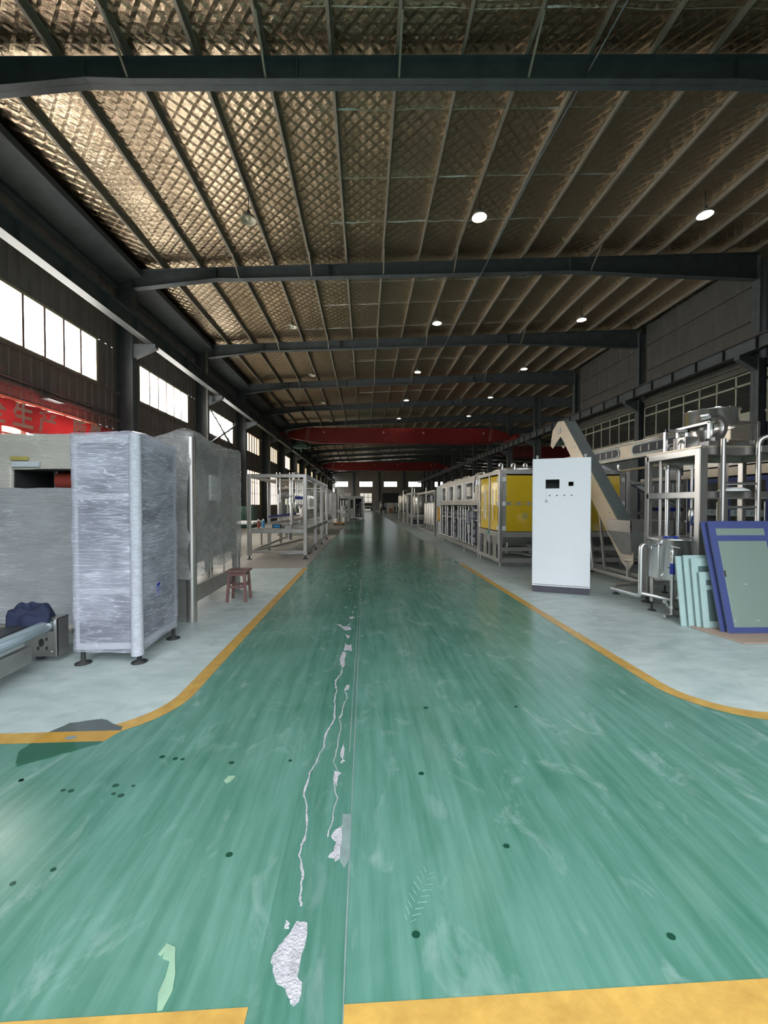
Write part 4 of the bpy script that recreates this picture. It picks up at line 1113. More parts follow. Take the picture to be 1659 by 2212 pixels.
# loose things standing on it and under it
jug = obj('plastic_jug', MB().lathe([(0, 0), (0.115, 0.0), (0.12, 0.06), (0.112, 0.10), (0.12, 0.14), (0.115, 0.20), (0.07, 0.27), (0.035, 0.30), (0.035, 0.335), (0.0, 0.335)], (-1.78, 11.6, 1.05), 20), M['jug'])
tag(jug, 'milky ribbed plastic jug standing on the chain conveyor of the filling frame', 'jug')
for nm, x, y, cm, lab in (('spray_can', -2.78, 10.45, 'red', 'small red can on the table of the filling frame'), ('spray_can', -2.70, 10.62, 'sky_blue', 'small light blue can on the table of the filling frame')):
    k = thing(nm, lab, 'can', (x, y, 0.785))
    pcyl(k, 'can_body', (x, y, 0.785), (x, y, 0.97), 0.034, 0.034, M[cm], 14)
    pcyl(k, 'cap', (x, y, 0.97), (x, y, 1.02), 0.026, 0.022, M['white'], 12)
sh = MB()
for i in range(13):
    for j in range(9):
        u, v = i / 12, j / 8
        sh.v.append((-2.35 + 0.75 * u, 11.1 + 0.9 * v, 0.012 + (0.10 * max(0, noise.noise((u * 3, v * 3, 2))) + 0.05 * max(0, u - 0.7)) ))
for i in range(12):
    for j in range(8):
        sh.f.append((i * 9 + j, i * 9 + 9 + j, i * 9 + 10 + j, i * 9 + j + 1)); sh.s.append(True)
o = obj('plastic_sheet', sh, M['label_white'])
tag(o, 'crumpled white plastic sheet on the floor inside the filling frame', 'plastic sheet')
md = o.modifiers.new('thickness', 'SOLIDIFY'); md.thickness = 0.006; md.offset = 1

# white worktable by the left windows
t = thing('work_table', 'white work table with thin legs left of the filling frame', 'table', (-4.4, 13, 0))
pbox(t, 'table_top', -5.4, -3.5, 12.5, 14.0, 0.78, 0.84, M['white'], 0.006)
for x in (-5.3, -3.6):
    for y in (12.6, 13.9): pbox(t, 'leg', x - 0.025, x + 0.025, y - 0.025, y + 0.025, 0, 0.78, M['steel'])
t = thing('steel_cabinet', 'dark green cabinet standing against the left wall beside the braced window', 'cabinet', (-7.0, 24, 0))
pbox(t, 'body', -7.6, -6.6, 23.6, 24.6, 0.05, 1.3, M['hoist'], 0.01)
for k in range(2): pbox(t, 'door', -7.55 + 0.47 * k, -7.12 + 0.47 * k, 23.58, 23.6, 0.1, 1.26, M['hoist'], 0.004)
pbox(t, 'base', -7.58, -6.62, 23.62, 24.58, 0, 0.05, M['plinth'])

# ---- second rotary filler further along the left
t = thing('rotary_filler', 'rotary bottle filler with drum and guard frame, second machine along the left row', 'machine', (-2.9, 20, 0))
for x in (-3.9, -1.9):
    for y in (18.0, 20.2, 22.4):
        pbox(t, 'post', x - 0.04, x + 0.04, y - 0.04, y + 0.04, 0.1, 2.2, M['steel'], 0.005); foot(t, x, y, 0.1, 0.06)
    pbox(t, 'top_rail', x - 0.04, x + 0.04, 18.0, 22.4, 2.1, 2.2, M['steel'], 0.005)
    pbox(t, 'lower_rail', x - 0.03, x + 0.03, 18.0, 22.4, 0.6, 0.72, M['steel_dull'], 0.005)
for y in (18.0, 22.4): pbox(t, 'top_rail', -3.9, -1.9, y - 0.04, y + 0.04, 2.1, 2.2, M['steel'], 0.005)
pbox(t, 'bed', -3.85, -1.95, 18.05, 22.35, 0.72, 0.86, M['steel_dull'], 0.01)
obj('carousel', MB().lathe([(0, 0.86), (0.75, 0.86), (0.75, 0.95), (0.3, 0.98), (0.3, 1.45), (0.72, 1.5), (0.72, 1.95), (0.66, 2.0), (0, 2.02)], (-2.9, 20.2, 0), 32), M['steel'], t)
for k in range(18):
    a = 2 * PI * k / 18
    pcyl(t, 'filling_valve', (-2.9 + 0.7 * math.cos(a), 20.2 + 0.7 * math.sin(a), 1.2), (-2.9 + 0.7 * math.cos(a), 20.2 + 0.7 * math.sin(a), 1.52), 0.03, 0.035, M['steel_bright'], 8)
obj('guard_pane', MB().box(-3.86, -1.94, 17.99, 18.0, 0.9, 2.08), M['clear'], t)
pcyl(t, 'motor', (-3.2, 18.6, 2.2), (-2.5, 18.6, 2.2), 0.15, 0.15, M['steel_dull'], 16)

# ---- wrapped machine and trolley, then the white door-framed machine
t = thing('wrapped_machine', 'narrow wrapped grey machine past the filling frame on the left of the aisle', 'machine', (-2.3, 28, 0))
pbox(t, 'machine_body', -2.75, -1.98, 27.6, 28.5, 0.15, 2.15, M['steel_dull'], 0.02)
wrap(t, 'stretch_film', -2.78, -1.95, 27.55, 28.55, 0.3, 2.2, M['film_grey'], 0.06, 0.02, ((-2.3, 28, 0.1, 0.3),), 0.05, 11)
pbox(t, 'spout', -1.98, -1.75, 27.8, 28.2, 0.85, 1.05, M['steel'], 0.02)
for x in (-2.7, -2.05):
    for y in (27.7, 28.4): pbox(t, 'leg', x - 0.04, x + 0.04, y - 0.04, y + 0.04, 0, 0.3, M['plinth'])
t = thing('pallet_trolley', 'orange low trolley with a white bucket before the narrow wrapped machine', 'trolley', (-1.75, 27.0, 0))
pbox(t, 'deck', -2.15, -1.4, 26.7, 27.4, 0.12, 0.18, M['orange'], 0.01)
pcyl(t, 'bucket', (-1.95, 27.05, 0.18), (-1.95, 27.05, 0.46), 0.13, 0.16, M['white'], 18)
for x in (-2.05, -1.5):
    for y in (26.8, 27.3): pcyl(t, 'wheel', (x - 0.02, y, 0.06), (x + 0.02, y, 0.06), 0.06, 0.06, M['rubber'], 12)
t = thing('capping_machine', 'grey capping machine with black valves and pipes left of the white door-framed machine', 'machine', (-2.4, 33, 0))
pbox(t, 'body', -2.95, -2.1, 32.5, 33.8, 0.15, 2.1, M['steel_dull'], 0.02)
pbox(t, 'bed', -2.95, -1.55, 32.5, 33.8, 0.7, 0.86, M['steel'], 0.01)
for k in range(5):
    pcyl(t, 'cap_head', (-2.0 + 0.12 * k, 32.6, 1.3), (-2.0 + 0.12 * k, 32.6, 1.75 + 0.05 * (k % 2)), 0.04, 0.05, M['black' if k % 2 else 'steel_bright'], 10)
pbox(t, 'head_beam', -2.1, -1.4, 32.5, 32.8, 1.75, 1.9, M['plinth'], 0.01)
pcyl(t, 'chimney', (-2.5, 33, 2.1), (-2.5, 33, 2.75), 0.16, 0.16, M['steel_bright'], 16)
for x in (-2.85, -1.65):
    for y in (32.6, 33.7): pbox(t, 'leg', x - 0.04, x + 0.04, y - 0.04, y + 0.04, 0, 0.75, M['steel_dull'])
for x, y, lab in ((-1.66, 31.8, 'white plastic drum on the floor before the capping machine'), (-1.36, 33.0, 'grey plastic drum on the floor right of the white drum')):
    o = obj('drum', MB().lathe([(0, 0), (0.15, 0), (0.16, 0.03), (0.16, 0.36), (0.145, 0.40), (0, 0.41)], (x, y, 0), 18), M['white' if x < -1.5 else 'label_white'])
    tag(o, lab, 'drum')
t = thing('blowing_machine', 'white machine with a door frame and open front at the end of the left row', 'machine', (-0.95, 37.8, 0))
pbox(t, 'cabinet', -2.02, -1.42, 37.0, 39.0, 0.12, 2.2, M['cab_frame'], 0.01)
pbox(t, 'header', -1.42, -0.15, 37.0, 39.0, 1.96, 2.2, M['cab_frame'], 0.01)
for x in (-0.95, -0.26): pbox(t, 'post', x - 0.05, x + 0.05, 37.0, 37.1, 0.12, 1.96, M['white_paint'], 0.005)
pbox(t, 'sill', -1.42, -0.15, 37.0, 39.0, 0.12, 0.24, M['white_paint'], 0.005)
pbox(t, 'door', -1.40, -1.0, 37.02, 37.06, 0.24, 1.95, M['cab_frame'], 0.004)
pbox(t, 'door_window', -1.34, -1.10, 37.005, 37.02, 1.05, 1.85, M['dark'])
pbox(t, 'back_panel', -1.42, -0.15, 38.9, 39.0, 0.24, 1.96, M['plinth'])
pbox(t, 'side_door', -0.12, -0.02, 37.0, 39.0, 0.1, 2.2, M['steel_dull'], 0.004)
for x, z in ((-0.78, 1.4), (-0.6, 1.0), (-0.45, 1.6), (-0.5, 0.6), (-0.7, 0.5)):
    ppipe(t, 'inner_pipe', [(x, 37.5, 0.3), (x, 37.5, z), (x + 0.2, 37.5, z)], 0.025, M['steel_bright'], 8)
for z in (1.1, 0.75, 1.35): pcyl(t, 'port', (-1.72, 36.98, z), (-1.72, 37.0, z), 0.09, 0.09, M['black'], 12)
pbox(t, 'top_unit', -1.9, -1.3, 37.3, 38, 2.2, 2.5, M['white'], 0.02)
for x in (-1.95, -0.2):
    for y in (37.1, 38.9): foot(t, x, y, 0.13, 0.06)

# ================================================================ white control cabinet on the right
def rot_at(x, y, ang): return Matrix.Translation((x, y, 0)) @ Matrix.Rotation(ang, 4, 'Z')
t = thing('control_cabinet', 'tall white electrical cabinet with square cutouts, standing alone right of the aisle', 'cabinet', (3.15, 6.2, 0))
CM = rot_at(2.69, 6.20, math.atan2(-0.33, 0.77))        # local x along the front, y into the cabinet
CW, CD, CH = 0.84, 0.40, 2.13
def cb(name, x0, x1, y0, y1, z0, z1, mat, bevel=0, par=None): return obj(name, MB().box(x0, x1, y0, y1, z0, z1, CM), M[mat], par or t, bevel)
cb('plinth', 0.012, CW - 0.012, 0.015, CD - 0.01, 0, 0.10, 'plinth', 0.004)
cb('carcass', 0.0, 0.02, 0.022, CD, 0.10, CH, 'white_paint'); cb('carcass', CW - 0.02, CW, 0.022, CD, 0.10, CH, 'white_paint')
cb('carcass', 0.02, CW - 0.02, 0.022, CD, CH - 0.02, CH, 'white_paint'); cb('carcass', 0.02, CW - 0.02, 0.022, CD, 0.10, 0.12, 'white_paint')
cb('back_panel', 0.02, CW - 0.02, CD - 0.015, CD, 0.12, CH - 0.02, 'flange_grey')
# the door, left open where the screen and the meter will go
sx0, sx1, sz0, sz1 = 0.195, 0.395, 1.655, 1.795
mx0, mx1, mz0, mz1 = 0.525, 0.595, 1.69, 1.755
dz0, dz1 = 0.13, CH - 0.012
mb = MB()
for a, b, c_, d_ in ((0.006, sx0, dz0, dz1), (sx0, sx1, dz0, sz0), (sx0, sx1, sz1, dz1), (sx1, mx0, dz0, dz1), (mx0, mx1, dz0, mz0), (mx0, mx1, mz1, dz1), (mx1, CW - 0.006, dz0, dz1)):
    mb.box(a, b, 0.0, 0.02, c_, d_, CM)
door = obj('door', mb, M['white_paint'], t)
for a, b, c_, d_ in ((sx0, sx1, sz0, sz1), (mx0, mx1, mz0, mz1)):
    fr = 0.008
    obj('cutout_rim', MB().box(a - fr, b + fr, -0.002, 0, d_, d_ + fr, CM).box(a - fr, b + fr, -0.002, 0, c_ - fr, c_, CM).box(a - fr, a, -0.002, 0, c_, d_, CM).box(b, b + fr, -0.002, 0, c_, d_, CM), M['white'], door)
for x in (0.255, 0.36, 0.465, 0.57): obj('button_hole', MB().tube([CM @ Vector((x, -0.003, 1.545)), CM @ Vector((x, 0.002, 1.545))], 0.011, 12), M['plinth'], door)
obj('handle', MB().box(0.022, 0.04, -0.006, 0, 1.08, 1.19, CM), M['white'], door, 0.002)
obj('key', MB().tube([CM @ Vector((0.20, -0.004, 1.64)), CM @ Vector((0.205, -0.004, 1.47))], 0.0012, 5).lathe([(0.012, 0), (0.018, 0.003), (0.012, 0.006)], (0, 0, 0), 10, CM @ Matrix.Translation((0.205, -0.008, 1.455)) @ Matrix.Rotation(PI / 2, 4, 'X')), M['steel_bright'], door)
for x in (0.07, CW - 0.07):
    obj('lifting_eye', MB().cyl(CM @ Vector((x, 0.08, CH)), CM @ Vector((x, 0.08, CH + 0.03)), 0.008, None, 8).tube([CM @ Vector((x + 0.015 * math.cos(k * PI / 5), 0.08, CH + 0.042 + 0.015 * math.sin(k * PI / 5))) for k in range(11)], 0.005, 6), M['white'], t)

# ================================================================ yellow-guarded machine
t = thing('guarded_machine', 'stainless machine with big yellow guard panels behind the white cabinet', 'machine', (4.4, 9.25, 0))
gx0, gx1, gy0, gy1 = 2.97, 5.84, 8.5, 9.98
for x, y in ((gx0, gy0), (gx1, gy0), (gx0, gy1), (gx1, gy1)):
    pbox(t, 'post', x - 0.04, x + 0.04, y - 0.04, y + 0.04, 0.12, 2.16, M['steel'], 0.006)
    pcyl(t, 'foot', (x, y, 0), (x, y, 0.13), 0.014, 0.014, M['steel_bright'], 10)
for x in (gx0, gx1):
    for z0, z1 in ((2.07, 2.16), (0.68, 0.80), (0.12, 0.21)): pbox(t, 'side_rail', x - 0.03, x + 0.03, gy0, gy1, z0, z1, M['steel_dull'], 0.004)
for y in (gy0, gy1):
    for z0, z1 in ((2.07, 2.16), (0.68, 0.80), (0.38, 0.46), (0.12, 0.22)): pbox(t, 'cross_rail', gx0, gx1, y - 0.03, y + 0.03, z0, z1, M['steel_dull'], 0.004)
pbox(t, 'side_post', gx0 - 0.03, gx0 + 0.03, 9.17, 9.23, 0.21, 2.07, M['steel'], 0.004)
for y in (8.85, 9.55): pbox(t, 'lower_plate', gx0 - 0.02, gx0 - 0.01, y - 0.13, y + 0.10, 0.21, 0.68, M['steel'], 0.002)
def guard_door(x0, x1, hinge_left):
    for z0, z1 in ((1.46, 2.04), (0.81, 1.385)): pbox(t, 'guard_panel', x0, x1, gy0 - 0.012, gy0, z0, z1, M['amber'], 0.002)
    b = pbox(t, 'middle_band', x0, x1, gy0 - 0.006, gy0, 1.385, 1.46, M['steel_dull'])
    for k in range(5):
        a = x0 + 0.10 + 0.22 * k
        if a + 0.15 < x1: obj('band_cutout', MB().box(a, a + 0.15, gy0 - 0.009, gy0 - 0.006, 1.395, 1.45), M['amber'], b)
    hx = x0 - 0.06 if hinge_left else x1 + 0.06
    for z in (1.95, 1.42, 0.88): pbox(t, 'hinge', hx - 0.04, hx + 0.04, gy0 - 0.045, gy0 - 0.02, z - 0.05, z + 0.05, M['white'], 0.004)
guard_door(3.10, 4.36, True); guard_door(4.44, 5.66, False)
for x0, x1 in ((4.36, 4.44), (3.02, 3.10), (5.66, 5.79)): pbox(t, 'door_stile', x0, x1, gy0 - 0.01, gy0 + 0.02, 0.80, 2.07, M['steel_dull'])
pbox(t, 'notice', 3.46, 3.58, gy0 - 0.014, gy0 - 0.012, 1.09, 1.22, M['label_yellow'])
for y0, y1 in ((8.57, 9.14), (9.26, 9.90)):
    p_ = pbox(t, 'guard_panel', gx0 - 0.012, gx0, y0, y1, 0.82, 2.04, M['amber'], 0.002)
for y in (9.36, 9.50, 8.86): pcyl(t, 'door_handle', (gx0 - 0.05, y, 1.05), (gx0 - 0.05, y, 1.74), 0.013, 0.013, M['white'], 10)
for y in (8.56, 9.92):
    for z in (1.95, 1.42, 0.88): pbox(t, 'hinge', gx0 - 0.045, gx0 - 0.02, y - 0.035, y + 0.035, z - 0.05, z + 0.05, M['white'], 0.004)
for y in (9.15, 9.3): pbox(t, 'sticker', gx0 - 0.033, gx0 - 0.03, y - 0.03, y + 0.03, 0.70, 0.77, M['green_mark'])
for x in (3.05, 3.33, 3.60, 4.4, 5.0): ppipe(t, 'roof_pipe', [(x, 8.6, 2.10), (x, 8.6, 2.31), (x - 0.07, 8.6, 2.31), (x - 0.07, 8.6, 2.24)], 0.02, M['steel_bright'], 10)
pbox(t, 'roof', gx0 + 0.02, gx1 - 0.02, gy0 + 0.02, gy1 - 0.02, 2.14, 2.17, M['steel_dull'])
obj('roof_tank', MB().lathe([(0, 0.09), (0.55, 0.09), (0.62, 0.07), (0.66, 0.03), (0.64, 0.0)], (3.7, 9.2, 2.165), 28), M['steel_bright'], t)
obj('drip_trough', MB().prism([(8.56, 0.68), (8.75, 0.48), (9.7, 0.48), (9.9, 0.68)], 'x', gx0 + 0.1, gx1 - 0.1), M['steel'], t)
for x in (3.75, 4.9):
    obj('drain_cone', MB().lathe([(0.09, 0.0), (0.03, -0.14), (0.03, -0.2)], (x, 8.75, 0.50), 14), M['steel'], t)
pcyl(t, 'pump', (3.25, 8.9, 0.36), (3.6, 8.9, 0.36), 0.09, 0.09, M['steel_bright'], 16)
ppipe(t, 'drain_pipe', [(3.2, 8.7, 0.55), (3.2, 8.7, 0.36), (3.7, 8.65, 0.26), (4.4, 8.65, 0.26)], 0.022, M['steel_bright'], 8)
pbox(t, 'inner_wall', gx0 + 0.1, gx1 - 0.1, gy1 - 0.05, gy1 - 0.03, 0.8, 2.06, M['plinth'])

# ================================================================ rinser with windows and a row of upright pipes
t = thing('bottle_rinser', 'long stainless rinser with sight windows above a row of upright pipes along the aisle', 'machine', (3.6, 12.6, 0))
X = 2.96
hx1 = 4.4
pbox(t, 'base_rail', X - 0.04, X + 0.04, 10.05, 16.0, 0.14, 0.25, M['steel'], 0.005)
pbox(t, 'base_rail', hx1 - 0.04, hx1 + 0.04, 10.05, 16.0, 0.14, 0.25, M['steel_dull'], 0.005)
for y in (10.1, 13.0, 16.0): pbox(t, 'base_cross', X, hx1, y - 0.04, y + 0.04, 0.14, 0.25, M['steel_dull'], 0.005)
for y in (10.12, 11.6, 13.3, 14.8, 16.0):
    pcyl(t, 'foot', (X, y, 0), (X, y, 0.15), 0.02, 0.02, M['steel_bright'], 10); pcyl(t, 'foot', (hx1, y, 0), (hx1, y, 0.15), 0.02, 0.02, M['steel_dull'], 8)
    pbox(t, 'foot_bracket', X - 0.05, X + 0.05, y - 0.06, y + 0.06, 0.11, 0.14, M['steel'])
for y in (10.08, 15.1, 15.98): 
    for x in (X, hx1): pbox(t, 'post', x - 0.035, x + 0.035, y - 0.035, y + 0.035, 0.2, 1.46, M['steel'], 0.005)
wins = [(10.60, 11.40), (11.83, 12.50), (12.96, 13.68), (14.2, 14.95)]
z0, z1, zw0, zw1 = 1.45, 2.18, 1.55, 2.0
fp = MB().box(X - 0.012, X, 10.03, 15.15, z0, zw0).box(X - 0.012, X, 10.03, 15.15, zw1, z1)
e = [10.03] + [v for w_ in wins for v in w_] + [15.15]
for a, b in zip(e[0::2], e[1::2]): fp.box(X - 0.012, X, a, b, zw0, zw1)
obj('hood_front', fp, M['steel'], t)
obj('hood_shell', MB().box(X, hx1, 10.03, 15.15, z1 - 0.02, z1).box(hx1 - 0.02, hx1, 10.03, 15.15, z0, z1).box(X, hx1, 10.03, 10.05, z0, z1).box(X, hx1, 15.13, 15.15, z0, z1).box(X, hx1, 10.03, 15.15, z0 - 0.02, z0), M['steel_dull'], t)
for a, b in wins:
    g = pbox(t, 'sight_window', X - 0.004, X - 0.001, a, b, zw0, zw1, M['dark_glass'])
    obj('window_frame', MB().box(X - 0.03, X - 0.012, a - 0.03, b + 0.03, zw1, zw1 + 0.035).box(X - 0.03, X - 0.012, a - 0.03, b + 0.03, zw0 - 0.035, zw0).box(X - 0.03, X - 0.012, a - 0.03, a, zw0, zw1).box(X - 0.03, X - 0.012, b, b + 0.03, zw0, zw1), M['steel_bright'], g)
    pcyl(t, 'wheel', (3.4, (a + b) / 2, 1.75), (3.5, (a + b) / 2, 1.75), 0.28, 0.28, M['steel'], 18)
for y in (10.4, 11.9, 13.1, 14.4): ppipe(t, 'roof_pipe', [(3.2, y, 2.18), (3.2, y, 2.27), (3.2, y + 0.8, 2.27), (3.2, y + 0.8, 2.18)], 0.03, M['steel_bright'], 8)
pbox(t, 'gutter', X - 0.05, X, 10.03, 15.15, 1.38, 1.45, M['steel_dull'], 0.005)
PY = (14.92, 14.57, 13.98, 13.66, 13.0, 12.73, 12.09, 11.79, 11.46, 11.19, 10.84, 10.5)
for k, y in enumerate(PY):
    ppipe(t, 'riser_pipe', [(X - 0.06, y, 1.30), (X - 0.06, y, 0.30), (X + 0.06, y - 0.10, 0.27)], 0.021, M['steel_bright'], 10)
    obj('pipe_cap', MB().lathe([(0, 0.05), (0.025, 0.045), (0.034, 0.02), (0.025, 0.0), (0, -0.01)], (X - 0.06, y, 1.31), 10), M['steel_bright'], t)
ppipe(t, 'tie_bar', [(X - 0.035, 10.9, 1.12), (X - 0.035, 15.0, 1.12)], 0.010, M['steel_bright'], 6)
for k in range(7):
    y = 10.95 + 0.6 * k
    for z in (0.40, 0.62, 0.86):
        o = obj('valve_body', MB().lathe([(0, 0.10), (0.06, 0.09), (0.09, 0.02), (0.07, -0.05), (0.085, -0.09), (0, -0.10)], (X + 0.16 + 0.04 * (k % 2), y, z), 10), M['valve_wrap'], t)
pbox(t, 'valve_rack', X + 0.3, X + 0.5, 10.3, 15.0, 0.3, 1.2, M['plinth'], 0.01)
pbox(t, 'shelf', X, hx1, 10.1, 15.1, 0.95, 1.0, M['steel_dull'], 0.004)
ob = pbox(t, 'valve_actuator', X - 0.12, X - 0.01, 10.28, 10.52, 1.02, 1.34, M['valve_wrap'], 0.02)
pbox(t, 'valve_actuator', X - 0.14, X - 0.02, 10.62, 10.88, 0.86, 1.24, M['valve_wrap'], 0.03)
pcyl(t, 'valve_stem', (X - 0.08, 10.74, 0.62), (X - 0.08, 10.74, 0.86), 0.05, 0.06, M['steel'], 12)
pcyl(t, 'gauge', (X - 0.14, 10.40, 1.28), (X - 0.12, 10.40, 1.28), 0.05, 0.05, M['black'], 14)
pcyl(t, 'hose_coupling', (X - 0.12, 10.12, 1.25), (X - 0.02, 10.12, 1.25), 0.05, 0.05, M['steel_bright'], 12)
pbox(t, 'junction_box', X - 0.06, X, 10.15, 10.35, 1.9, 2.05, M['steel_bright'], 0.01)
ppipe(t, 'hanging_cable', [(X - 0.05, 10.2, 2.15), (X - 0.08, 10.25, 1.9), (X - 0.06, 10.3, 1.72)], 0.014, M['plinth'], 8)
pbox(t, 'control_housing', X - 0.02, X + 0.9, 15.18, 16.0, 1.32, 2.14, M['steel_teal'], 0.01)
pbox(t, 'guard_panel', X - 0.012, X, 15.2, 15.9, 0.75, 1.3, M['orange'])
for k in range(4): ppipe(t, 'drain_pipe', [(X + 0.02, 15.25 + 0.18 * k, 0.25), (X + 0.02, 15.25 + 0.18 * k, 0.7)], 0.02, M['steel_bright'], 8)
pbox(t, 'shelf', X - 0.03, X + 0.9, 15.15, 16.0, 0.70, 0.74, M['steel_dull'])

# ---- frame with tanks further down the right row
t = thing('tank_frame', 'stainless open frame holding a vertical tank, between the rinser and the big tanks', 'machine', (3.6, 26, 0))
for x, y in ((2.95, 24.7), (4.35, 24.7), (2.95, 27.2), (4.35, 27.2)):
    pbox(t, 'post', x - 0.05, x + 0.05, y - 0.05, y + 0.05, 0.0, 2.16, M['steel'], 0.005)
for y in (24.7, 27.2):
    for z0, z1 in ((2.06, 2.16), (0.62, 0.74), (0.05, 0.14)): pbox(t, 'cross_rail', 2.95, 4.35, y - 0.04, y + 0.04, z0, z1, M['steel_dull'], 0.004)
for x in (2.95, 4.35):
    for z0, z1 in ((2.06, 2.16), (0.62, 0.74)): pbox(t, 'side_rail', x - 0.04, x + 0.04, 24.7, 27.2, z0, z1, M['steel_dull'], 0.004)
pbox(t, 'deck', 3.0, 4.3, 24.75, 27.15, 0.74, 0.77, M['steel_dull'])
obj('tank', MB().lathe([(0, 0.0), (0.45, 0.04), (0.52, 0.10), (0.52, 1.15), (0.45, 1.25), (0.1, 1.36), (0, 1.36)], (3.7, 26.0, 0.77), 28), M['steel'], t)
for z in (1.25, 1.55): obj('tank_band', MB().lathe([(0.525, 0), (0.535, 0.01), (0.535, 0.05), (0.525, 0.06)], (3.7, 26.0, z), 28), M['steel_dull'], t)
for x, z in ((3.05, 2.5), (3.2, 2.45), (3.95, 2.5)): ppipe(t, 'vent_pipe', [(x, 25.2, 0.6), (x, 25.2, z)], 0.03, M['steel_bright'], 8)
for x in (3.2, 3.6, 4.0): pbox(t, 'pump', x - 0.12, x + 0.12, 25.0, 25.3, 0.14, 0.42, M['plinth'], 0.02)
for k in range(6): ppipe(t, 'riser', [(4.5 + 0.1 * (k % 3), 24.0 - 1.0 * k, 0.2), (4.5 + 0.1 * (k % 3), 24.0 - 1.0 * k, 2.1)], 0.03, M['steel_bright'], 8)
t2 = thing('filter_rack', 'low stainless filter rack with upright housings between the rinser and the tank frame', 'machine', (3.9, 20, 0))
for y in (17.2, 22.8):
    for x in (3.1, 4.3): pbox(t2, 'post', x - 0.04, x + 0.04, y - 0.04, y + 0.04, 0, 2.05, M['steel'], 0.004)
for x in (3.1, 4.3):
    pbox(t2, 'base_rail', x - 0.04, x + 0.04, 17.2, 22.8, 0.05, 0.14, M['steel_dull'], 0.004)
    pbox(t2, 'top_rail', x - 0.04, x + 0.04, 17.2, 22.8, 1.96, 2.05, M['steel'], 0.004)
for k in range(7):
    y = 17.8 + 0.75 * k
    obj('filter_housing', MB().lathe([(0, 0), (0.16, 0.02), (0.17, 0.06), (0.17, 1.15), (0.12, 1.25), (0.03, 1.28), (0.03, 1.5), (0, 1.5)], (3.55, y, 0.3), 18), M['steel_dull'], t2)
    pcyl(t2, 'housing_leg', (3.55, y, 0), (3.55, y, 0.3), 0.05, 0.05, M['steel_dull'], 8)
pcyl(t2, 'motor', (3.3, 19, 1.55), (3.3, 19, 1.85), 0.12, 0.12, M['valve_wrap'], 14)
def big_tank(x, y, lab):
    t = thing('storage_tank', lab, 'tank', (x, y, 0), 'big upright tanks at the end of the right row')
    obj('shell', MB().lathe([(0, 0.60), (0.38, 0.68), (0.46, 0.80), (0.46, 2.30), (0.44, 2.36), (0.15, 2.55), (0.08, 2.56), (0.08, 2.66), (0, 2.66)], (x, y, 0), 28), M['steel'], t)
    for k in range(3):
        a = PI / 6 + 2 * PI * k / 3
        pcyl(t, 'leg', (x + 0.36 * math.cos(a), y + 0.36 * math.sin(a), 0), (x + 0.36 * math.cos(a), y + 0.36 * math.sin(a), 0.85), 0.045, 0.045, M['steel_dull'], 10)
    ppipe(t, 'outlet', [(x, y, 0.62), (x, y, 0.3), (x - 0.4, y - 0.2, 0.3)], 0.035, M['steel_bright'], 8)
    obj('hatch', MB().lathe([(0.0, 0.08), (0.14, 0.06), (0.16, 0.0)], (x + 0.2, y, 2.44), 14), M['steel_dull'], t)
big_tank(4.06, 41.0, 'polished upright tank nearest the aisle end, foremost of the far tanks on three legs')
big_tank(4.15, 37.5, 'polished upright tank right behind the tank frame, on three legs')
big_tank(5.3, 34.0, 'polished upright tank standing deepest behind the tank frame')
t = thing('pipe_stand', 'cluster of slim upright pipes rising beside the far tanks', 'pipes', (3.1, 31, 0))
for x, y, z in ((2.95, 30.0, 2.5), (3.1, 31.5, 2.55), (3.3, 33.0, 2.3), (3.0, 34.5, 2.2)):
    ppipe(t, 'pipe', [(x, y, 0.02), (x, y, z), (x + 0.3, y, z)], 0.035, M['steel_bright'], 8)
pbox(t, 'base', 2.85, 3.45, 29.8, 34.7, 0, 0.05, M['steel_dull'])

# ================================================================ inclined elevator with hopper
t = thing('cap_elevator', 'inclined stainless cap elevator with hooked head, rising behind the white cabinet', 'conveyor', (4.5, 7.2, 0))
ex0, ex1 = 4.43, 4.70
# side outline in (y, z): boot at the bottom, straight run, hooked head
def run(y): return 0.46 + (y - 6.30) * 1.13
ua = [(6.28, 0.42), (6.40, 0.28), (6.58, 0.42), (8.62, 2.83), (8.74, 2.94), (9.10, 2.72), (9.22, 2.80), (9.12, 3.14), (8.86, 3.30), (8.60, 3.26), (8.45, 3.10), (6.28, 0.66)]
obj('side_plate', MB().prism(ua, 'x', ex0, ex0 + 0.012), M['steel_tan'], t)
obj('side_plate', MB().prism(ua, 'x', ex1 - 0.012, ex1), M['steel_tan'], t)
cov = [(6.28, 0.66), (8.45, 3.10), (8.60, 3.26), (8.86, 3.30), (9.12, 3.14), (9.22, 2.80)]
mb = MB()
for (a, b), (c_, d_) in zip(cov, cov[1:]): mb.bar(((ex0 + ex1) / 2, a, b), ((ex0 + ex1) / 2, c_, d_), ex1 - ex0 - 0.02, 0.012)
obj('cover', mb, M['steel_teal'], t)
obj('under_cover', MB().bar(((ex0 + ex1) / 2, 6.5, 0.36), ((ex0 + ex1) / 2, 8.66, 2.86), ex1 - ex0 - 0.02, 0.012), M['steel_dull'], t)
for y in (6.9, 7.5, 8.1): pcyl(t, 'bolt', (ex0 - 0.012, y, run(y) + 0.12), (ex0, y, run(y) + 0.12), 0.014, 0.014, M['steel_bright'], 8)
pbox(t, 'head_bearing', ex0 - 0.02, ex0, 8.72, 8.84, 3.02, 3.14, M['steel_dull'], 0.004)
pcyl(t, 'boot_shaft', (ex0 - 0.06, 6.43, 0.46), (ex1 + 0.06, 6.43, 0.46), 0.03, 0.03, M['steel_bright'], 12)
for x in (ex0 + 0.02, ex1 - 0.02): pbar(t, 'support_leg', (x, 7.75, 1.95), (x, 7.45, 0.12), 0.045, 0.045, M['steel'])
